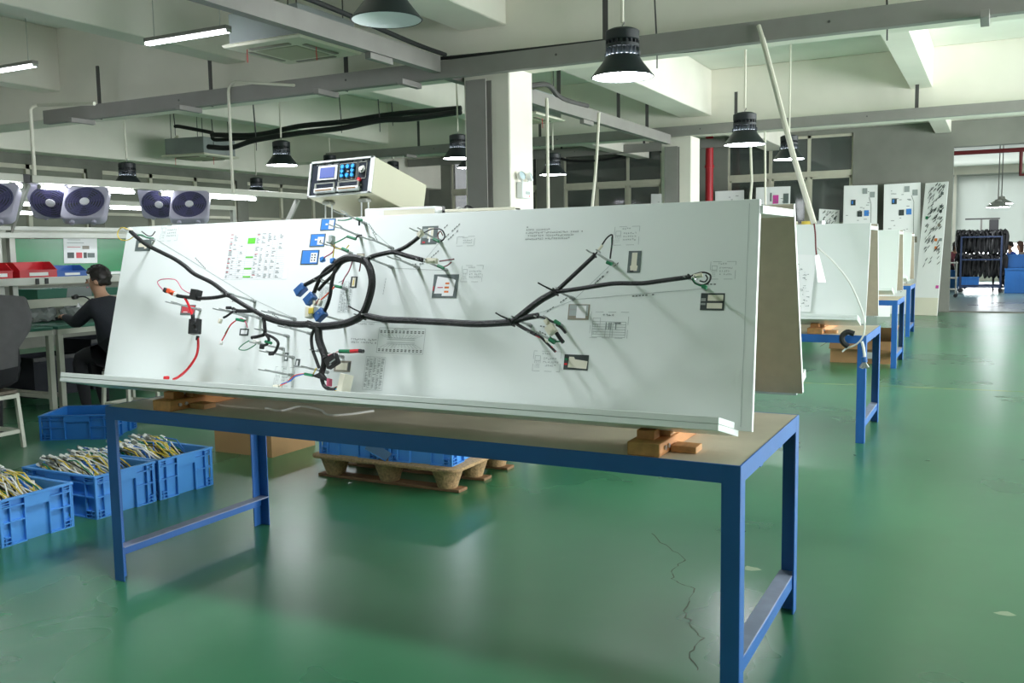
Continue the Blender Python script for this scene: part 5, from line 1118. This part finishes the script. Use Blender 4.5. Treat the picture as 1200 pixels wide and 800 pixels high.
pl_ = thing('plug_lead', 'black plug and lead fixed to the cable duct', 'plug', onx(86, 348, gx+.12)); p = onx(86,348,gx+.12); MB().tube([p, p+V((.05,0,.005))], .026, 12).build('plug', M_black, pl_, world=True); MB().tube(smoothpath([p+V((.05,0,0)), p+V((.1,.06,0)), p+V((.12,.12,-.06)), p+V((.12,.14,-.18))]), .009, 6).build('lead', M_black, pl_, world=True)
# parts seen through the gap under the shelf (the far half of the bench)
rngc = random.Random(11)
for k, (x, y, m, lab) in enumerate(((50,338,M_mat,'green parts tray on the far side of the bench'),(81,336,M_bag,'silvery bag on the far side of the bench'),(112,337,M_mat,'small green tray near the dark-haired worker'))):
    p = onx(x, y, -8.25); t = thing('parts_tray', lab, 'tray', (p.x, p.y, zt)); MB().box((-.12,-.14,0),(.12,.14,.16)).build('stand', M_frame, t, bevel=.004); MB().hexa([(-.14,-.16,.161),(.14,-.16,.161),(.14,.16,.161),(-.14,.16,.161),(-.16,-.18,p.z-zt),(.16,-.18,p.z-zt),(.16,.18,p.z-zt),(-.16,.18,p.z-zt)]).build('tray', m, t, bevel=.004)

# stools
def stool(label, c, rz=0.0, h=.45, s=.15):
    t = thing('stool', label, 'stool', c, (0, 0, rz), group='cream metal stools by the benches')
    MB().box((-s-.01,-s-.01,h-.025),(s+.01,s+.01,h)).build('seat', mat('dark_stool_seat', '5c5347', .6, var=.15, scale=12), t, bevel=.004)
    for x in (-1,1):
        for y in (-1,1):
            MB().bar((x*s,y*s,h-.026),(x*(s+.02),y*(s+.02),0),.028,.028).build('leg', M_frame, t)
    for z in (h-.045, .13):
        for x in (-1,1): MB().bar((x*(s+.005),-s,z),(x*(s+.005),s,z),.024,.03).build('rung', M_frame, t)
        for y in (-1,1): MB().bar((-s,y*(s+.005),z),(s,y*(s+.005),z),.024,.03).build('rung', M_frame, t)
    return t
stool('cream metal stool at the left edge, under the grey jacket', (-6.12, 1.55, 0), 0.05)
stool('cream metal stool under the dark-haired worker', (-6.28, 3.02, 0), 0.0)
stool('cream metal stool on the far side of the bench', (-8.95, 2.62, 0), 0.1)

M_jacket = mat('grey_work_jacket', '4c4b4c', .85, var=.1, scale=12, bump=.2); M_navy = mat('navy_work_jacket', '22242c', .85, var=.1, scale=10, bump=.2); M_trouser = mat('black_trousers', '17171b', .9); M_shoe = mat('cream_shoes', 'c9c5b8', .7); M_shoe_d = mat('dark_shoes', '202023', .7)
# dark tubs added for the shade and black clutter under the benches
for y0, y1, h_, lab in ((3.35,3.95,.42,'black stand-in tub for dark clutter under the bench behind the dark-haired worker'),(4.05,4.75,.55,'black stand-in tub for dark clutter under the bench farther along')):
    t = thing('dark_fill_tub', lab, 'tub', (-8.35, y0, 0)); b = MB(); k = .01; d_ = y1-y0
    b.box((-.25,0,0),(.25,d_,k)); b.box((-.25,0,k),(-.24,d_,h_)); b.box((.24,0,k),(.25,d_,h_)); b.box((-.24,0,k),(.24,k,h_)); b.box((-.24,d_-k,k),(.24,d_,h_)); b.build('shell', M_navy, t); MB().box((-.23,.02,h_*.7),(.23,d_-.02,h_*.8)).build('contents', M_black, t)
    r = MB(); r.box((.2505,-.01,h_-.04),(.27,d_+.01,h_)); r.build('rim', M_black, t)
# ================================================================== PEOPLE
M_skin = mat('skin', 'c79a80', .55); M_hair = mat('dark_hair', '1e1714', .5, var=.3, scale=40); M_hair2 = mat('brown_hair', '4a2f22', .5, var=.3, scale=40)
def person(name, label, J, E_, cloth, hair, cols, group=None, face=None, hairlen=0.0):
    """J: joint -> (world point, radius); E_: bones; cloth: joint-pair -> material slot"""
    names = list(J); base = J['pelvis'][0]
    me = bpy.data.meshes.new(name); me.from_pydata([V(J[n][0])-V(base) for n in names], [(names.index(a), names.index(b)) for a, b in E_], [])
    o = bpy.data.objects.new(name, me); COL.objects.link(o)
    sk = o.modifiers.new('skin', 'SKIN'); sk.use_smooth_shade = True
    for i, n in enumerate(names):
        r = J[n][1]; r = r if isinstance(r, tuple) else (r, r); me.skin_vertices[0].data[i].radius = r
    me.skin_vertices[0].data[names.index('pelvis')].use_root = True
    ss = o.modifiers.new('sub', 'SUBSURF'); ss.levels = 1; ss.render_levels = 1
    dg = bpy.context.evaluated_depsgraph_get(); dg.update(); ev = o.evaluated_get(dg); nm = bpy.data.meshes.new_from_object(ev)
    o.modifiers.clear(); o.data = nm; bpy.data.meshes.remove(me)
    nm.materials.clear()
    for m in cols: nm.materials.append(m)
    segs = [(V(J[a][0])-V(base), V(J[b][0])-V(base), cloth.get((a, b), 0)) for a, b in E_]
    for p in nm.polygons:
        c = p.center; best = (9, 0)
        for a, b, s in segs:
            d = b-a; t = max(0, min(1, (c-a).dot(d)/max(1e-9, d.length_squared))); q = (c-(a+d*t)).length
            if q < best[0]: best = (q, s)
        p.material_index = best[1]; p.use_smooth = True
    o.location = base; tag(o, label, 'person', group)
    # face and hair
    if face is not None:
        h = V(J['head'][0])-V(base); fd = V(face).normalized(); sd = fd.cross(V((0,0,1))).normalized(); uz = sd.cross(fd)
        H = MB(); n = 28; vs = []; fs = []; rows = 14; rg = random.Random(len(label))
        for i in range(rows+1):
            for j in range(n):
                a = 2*math.pi*j/n; c_ = math.cos(a); lim = 1.18 if c_ > .45 else (1.75 if c_ > -.1 else 2.25); th = lim*i/rows
                r = .116*(1+.09*rg.uniform(-1,1))*(1 - .10*max(0, th-1.4)); 
                if i == rows: r *= .9
                p = h+V((0,0,.022))-fd*.008+(fd*c_+sd*math.sin(a))*(math.sin(th)*r*.96)+V((0,0,math.cos(th)*r*1.08 - (hairlen*2 if (i > rows-3 and c_ < .2) else 0))); vs.append(p)
        for i in range(rows):
            for j in range(n): fs.append((i*n+j, i*n+(j+1)%n, (i+1)*n+(j+1)%n, (i+1)*n+j))
        H.add(vs, fs); H.build('hair', hair, o, angle=50)
        MB().hexa([h+fd*.08+sd*-.01-uz*.02, h+fd*.08+sd*.01-uz*.02, h+fd*.112+sd*.012-uz*.022, h+fd*.112-sd*.012-uz*.022, h+fd*.08+sd*-.008+uz*.02, h+fd*.08+sd*.008+uz*.02, h+fd*.09+sd*.005+uz*.018, h+fd*.09-sd*.005+uz*.018]).build('nose', cols[0], o, bevel=.004)
        for s in (-1, 1):
            MB().lathe([(.0005,.006),(.008,.004),(.011,0)], 8, Matrix.Translation(h+fd*.088+sd*.034*s+uz*.012) @ fd.to_track_quat('Z','Y').to_matrix().to_4x4()).build('eye', M_black, o)
            MB().lathe([(.0005,.012),(.02,.008),(.028,-.004)], 10, Matrix.Translation(h+sd*.092*s-fd*.005-uz*.005) @ (sd*s).to_track_quat('Z','Y').to_matrix().to_4x4()).build('ear', cols[0], o)
        MB().bar(h+fd*.092-sd*.022-uz*.055, h+fd*.092+sd*.022-uz*.055, .008, .008).build('mouth', M_pinkw, o)
    return o
def seated(name, label, seat, face, lean=.12, cols=None, arms=None, hair=None, knees=True, hairlen=0.0, scale=1.0, feet=None, headdir=None, group=None, bulk=1.0, spread=.1):
    """seat: point on the stool; face: horizontal facing direction"""
    f = V(face).normalized(); s = f.cross(V((0,0,1))).normalized(); u = V((0,0,1)); P0 = V(seat)+u*(.118*bulk); k = scale
    J = {'pelvis': (P0, (.15*bulk,.13*bulk)), 'belly': (P0+u*.16*k+f*lean*.25, (.145*bulk,.125*bulk)), 'chest': (P0+u*.36*k+f*lean*.7, (.17*bulk,.13*bulk)), 'neck_base': (P0+u*.50*k+f*lean, (.10*bulk,.085*bulk)), 'neck': (P0+u*.565*k+f*(lean+.02), .052), 'jaw': (P0+u*.63*k+f*(lean+.055), (.062,.068)), 'head': (P0+u*.70*k+f*(lean+.045), (.082,.092)), 'crown': (P0+u*.765*k+f*(lean+.035), (.066,.072))}
    E_ = [('pelvis','belly'),('belly','chest'),('chest','neck_base'),('neck_base','neck'),('neck','jaw'),('jaw','head'),('head','crown')]
    cl = {('pelvis','belly'):1,('belly','chest'):1,('chest','neck_base'):1,('neck_base','neck'):0}
    for sd, nm in ((-1,'l'),(1,'r')):
        sh = P0+u*.47*k+f*lean*.9+s*.175*sd*bulk; J['shoulder_'+nm] = (sh, .078*bulk)
        hand = V(arms[0 if sd < 0 else 1]) if arms else P0+u*.22+f*.42+s*.12*sd
        el = (sh+hand)/2 - u*.10 + s*.06*sd - f*.02; J['elbow_'+nm] = (el, .055*bulk); J['wrist_'+nm] = (hand, .034)
        d = (hand-el).normalized(); J['palm_'+nm] = (hand+d*.055, (.032,.02))
        E_ += [('chest','shoulder_'+nm),('shoulder_'+nm,'elbow_'+nm),('elbow_'+nm,'wrist_'+nm),('wrist_'+nm,'palm_'+nm)]; cl.update({('chest','shoulder_'+nm):1,('shoulder_'+nm,'elbow_'+nm):1,('elbow_'+nm,'wrist_'+nm):1})
        sv = d.cross(u).normalized()
        for q in range(4):
            b0 = hand+d*.09+sv*(.027-.018*q); J['knuckle_%s%d'%(nm,q)] = (b0, .0095); J['tip_%s%d'%(nm,q)] = (b0+d*(.045,.055,.05,.038)[q]*.8-u*.025, .008); E_ += [('palm_'+nm,'knuckle_%s%d'%(nm,q)),('knuckle_%s%d'%(nm,q),'tip_%s%d'%(nm,q))]
        J['thumb_'+nm] = (hand+d*.05-sv*sd*.045-u*.01, .0095); J['thumbtip_'+nm] = (hand+d*.085-sv*sd*.05-u*.02, .0085); E_ += [('palm_'+nm,'thumb_'+nm),('thumb_'+nm,'thumbtip_'+nm)]
        if knees:
            hip = P0-u*.02+s*.085*sd+f*.04; kn = P0+f*.42-u*.01+s*spread*1.3*sd; ft = (V(feet[0 if sd < 0 else 1]) if feet else V((kn.x-f.x*.06, kn.y-f.y*.06, .0)))
            J['hip_'+nm] = (hip, .10*bulk); J['knee_'+nm] = (kn, .072*bulk); J['ankle_'+nm] = (V((ft.x,ft.y,.10)), .048); J['heel_'+nm] = (V((ft.x,ft.y,.05))-f*.02, .046); J['toe_'+nm] = (V((ft.x,ft.y,.038))+f*.16, (.034,.042))
            E_ += [('pelvis','hip_'+nm),('hip_'+nm,'knee_'+nm),('knee_'+nm,'ankle_'+nm),('ankle_'+nm,'heel_'+nm),('heel_'+nm,'toe_'+nm)]; cl.update({('pelvis','hip_'+nm):2,('hip_'+nm,'knee_'+nm):2,('knee_'+nm,'ankle_'+nm):2,('ankle_'+nm,'heel_'+nm):3,('heel_'+nm,'toe_'+nm):3})
    return person(name, label, J, E_, cl, hair or M_hair, cols, group, headdir or face, hairlen)
seated('person', 'person in a grey work jacket seated with back to us at left edge', (-6.02, 1.60, .45), (-1, .15, 0), .10, [M_skin, M_jacket, M_trouser, M_shoe_d], [(-6.65, 1.45, .92), (-6.65, 1.80, .92)], bulk=1.45, scale=1.0)
seated('person', 'dark-haired person in navy jacket working at the bench behind the board', (-6.28, 3.02, .45), (-.93, -.28, 0), .22, [M_skin, M_navy, M_trouser, M_shoe_d], [(-7.38, 3.0, .86), (-7.38, 3.3, .86)] if False else [(-6.98, 2.92, .90), (-6.98, 3.26, .90)], bulk=1.15, scale=.93, headdir=(-.75,-.62,0))
seated('person', 'person in dark clothes and cream shoes seated on the far bench side', (-8.95, 2.62, .45), (1, 0, 0), .15, [M_skin, M_navy, M_trouser, M_shoe], [(-8.3, 2.80, .87), (-8.3, 2.45, .87)], feet=[(-8.30, 2.78, 0), (-8.30, 2.52, 0)])

# ================================================================== NEXT ROOM
rk = thing('harness_rack', 'wheeled blue rack hung with black harnesses in the next room', 'rack', (0, 0, 0)); YR = 27.5
a, b = ony(1125.5, 336, YR), ony(1172, 336, YR); x0, x1 = a.x, b.x
rk.location = ((x0+x1)/2, YR, 0); rk.matrix_basis = Matrix.Translation(rk.location); wd = (x1-x0)/2
M_rackb = mat('dark_blue_rack', '162a4a', .5)
for x in (-wd, wd):
    for y in (-.35, .35): MB().bar((x,y,.12),(x,y,1.62),.05,.05).build('upright', M_rackb, rk); MB().lathe([(.001,-.02),(.055,-.02),(.06,0),(.055,.02),(.001,.02)], 14, Matrix.Translation(V((x,y,.06))) @ Euler((math.pi/2,0,0)).to_matrix().to_4x4()).build('caster', M_rubber, rk)
for z in (.2, .95, 1.6):
    for y in (-.35, .35): MB().bar((-wd,y,z),(wd,y,z),.04,.04).build('rail', M_rackb, rk)
MB().box((-wd,-.36,.14),(wd,.36,.17)).build('deck', M_rackb, rk)
MB().box((-.05,-.03,1.62),(.0,.03,2.1)).build('mast', M_steel, rk); MB().box((-.45,-.05,2.1),(.45,.05,2.14)).build('cross_bar', M_steel_d, rk); MB().box((.18,-.1,1.72),(.42,.1,2.09)).build('box', M_black, rk, bevel=.01)
hb = None
for tier, (z, n) in enumerate(((1.60, 11), (.93, 11))):
    for k in range(n):
        rng = random.Random(50+tier*20+k); x = rk.location.x - wd - .08 + (2*wd+.16)*k/(n-1); mb = MB()
        for q in range(10):
            r_ = rng.uniform(.07,.11); cx, cy = rng.uniform(-.02,.02), rng.uniform(-.25,.25); L_ = rng.uniform(.30,.52)
            mb.tube(smoothpath([(cx-r_*.5,cy,rng.uniform(.05,.15)),(cx,cy+.03,.17+rng.uniform(-.05,.03)),(cx+r_*.6,cy,.02),(cx+r_*.4,cy-.03,-L_*.6),(cx,cy,-L_),(cx-r_*.5,cy+.03,-L_*.5),(cx-r_*.5,cy,.05)],3), rng.uniform(.028,.045), 6)
        o = mb.build('harness_bundle', M_cable); o.location = (x, YR, z); tag(o, 'black harness bundle, %s on the %s tier of the rack' % (('outermost to the left','second from left','third from left','fourth from left','fifth from left','in the middle','fifth from right','fourth from right','third from right','second from right','outermost to the right')[k], ('upper','lower')[tier]), 'wire harness', ('bundles on the upper rack tier', 'bundles on the lower rack tier')[tier])
def simple_crate(label, x0, x1, y, z, h, m=M_crate_d, d=.5):
    t = thing('plastic_crate', label, 'crate', ((x0+x1)/2, y, z), group='blue crates in the next room'); w = (x1-x0)/2; b = MB(); k = .012
    b.box((-w,0,0),(w,d,k)); b.box((-w,0,k),(w,k,h)); b.box((-w,d-k,k),(w,d,h)); b.box((-w,k,k),(-w+k,d-k,h)); b.box((w-k,k,k),(w,d-k,h)); b.build('shell', m, t)
    r = MB(); r.box((-w-.015,-.02,h-.04),(w+.015,-.0005,h)); r.build('rim', m, t)
    for q in range(6): x = -w+.03+(2*w-.06)*q/5; MB().box((x-.012,-.018,.02),(x+.012,-.0005,h-.041)).build('rib', m, t)
    return t
def cr(label, p0, p1, y, h, z=0, m=M_crate_d): a, b = ony(*p0, y), ony(*p1, y); return simple_crate(label, a.x, b.x, y, z, h, m)
cr('dark blue crate on the lower deck of the rack', (1121.5,330), (1147,330), YR-.3, .28, .171) ; cr('large dark blue tub standing right of the rack', (1177,338), (1206,338), 26.9, .70); cr('dark blue tub behind, upon the bench right of the rack', (1180,318), (1210,318), 27.7, .38, .70); cr('bright blue crate left of the rack under the pink worker', (1108,336), (1123,336), 28.6, .6, 0, M_crate)
bt = thing('workbench', 'grey work table in the next room beside the blue worker', 'workbench', (ony(1178, 300, 29.2).x, 29.2, 0)); MB().box((-.35,-.5,.86),(.9,.5,.9)).build('bench_top', M_steel, bt)
for x in (-.3,.85):
    for y in (-.45,.45): MB().box((x-.03,y-.03,0),(x+.03,y+.03,.859)).build('leg', M_steel_d, bt)
tl_ = thing('trolley', 'pale wheeled trolley cut by the edge of the opening', 'trolley', (ony(1114, 345, 24.6).x, 24.6, 0))
for x in (-.2,.12):
    for y in (-.2,.2): MB().bar((x,y,.1),(x,y,.95),.03,.03).build('post', M_alu, tl_); MB().lathe([(.001,-.02),(.045,-.02),(.05,0),(.045,.02),(.001,.02)], 12, Matrix.Translation(V((x,y,.05))) @ Euler((math.pi/2,0,0)).to_matrix().to_4x4()).build('caster', M_rubber, tl_)
for z in (.2,.5,.9): MB().box((-.23,-.23,z),(.15,.23,z+.025)).build('shelf', M_alu, tl_)
def nextp(label, px, y, cols, hair, face, hl=0.0):
    hd = ony(px, 289, y); seat = V((hd.x - V(face).normalized().x*.15, y - V(face).normalized().y*.15, hd.z-.80)); return seated('person', label, seat, face, .15, cols, None, hair, hairlen=hl, group=None)
M_pinkc = mat('pink_checked_shirt', 'a85a68', .8, var=.25, scale=30); M_bluec = mat('blue_work_shirt', '2a55b8', .8); M_tanc = mat('taupe_jacket', '7b7167', .8)
nextp('person in a pink checked shirt left of the harness rack', 1119, 29.6, [M_skin, M_pinkc, M_trouser, M_shoe_d], M_hair, (.7,-.5,0), .05)
nextp('person in a blue shirt right of the harness rack', 1185, 30.2, [M_skin, M_bluec, M_trouser, M_shoe_d], M_hair, (-.8,-.3,0))
nextp('person with long brown hair cut by the right edge of the picture', 1197, 28.4, [M_skin, M_tanc, M_trouser, M_shoe_d], M_hair2, (-.9,-.1,0), .12)
# stools that carry them
for px, y, lab in ((1119,29.6,'stool under the person in the pink shirt'),(1185,30.2,'stool under the person in the blue shirt'),(1197,28.4,'stool under the long-haired person')):
    hd = ony(px, 289, y); fc = {1119:(.7,-.5),1185:(-.8,-.3),1197:(-.9,-.1)}[px]; l_ = math.hypot(*fc); stool(lab, (hd.x-fc[0]/l_*.15, y-fc[1]/l_*.15, 0), 0, max(.3, hd.z-.80), .16)
for px, lab in ((1169.5,'white pendant lamp in the next room, left of a pair'),(1173.5,'white pendant lamp in the next room, right of a pair')):
    p = ony(px, 243 if px < 1172 else 239, 25 if px < 1172 else 26.0); t = thing('pendant_lamp', lab, 'lamp', p)
    MB().lathe([(.30,0),(.28,.03),(.16,.10),(.09,.14),(.08,.2),(.001,.22)], 24).build('shade', M_alu, t); MB().lathe([(.29,.005),(.001,.006)], 24).build('lens', M_lens, t); MB().tube([(0,0,.21),(0,0,ZN-p.z)], .015, 6).build('suspension_tube', M_steel, t)
rp = thing('fire_pipe', 'dark red sprinkler pipe across the top of the next room', 'pipe', (-.3, 21, 0))
z_ = ony(1112, 180, 21).z
MB().tube([(-1.5,21,z_),(5.5,21,z_)], .05, 10).build('main_pipe', M_maroon, rp, world=True); MB().tube([ony(1197,174,21), V((ony(1197,174,21).x,21,z_-.55)), V((ony(1197,174,21).x+.5,21,z_-.55))], .04, 8).build('drop', M_maroon, rp, world=True)
for x in (-1, 2.4, 5): MB().tube([(x,21,z_),(x,21,ZN)], .012, 6).build('hanger', M_steel_d, rp, world=True)
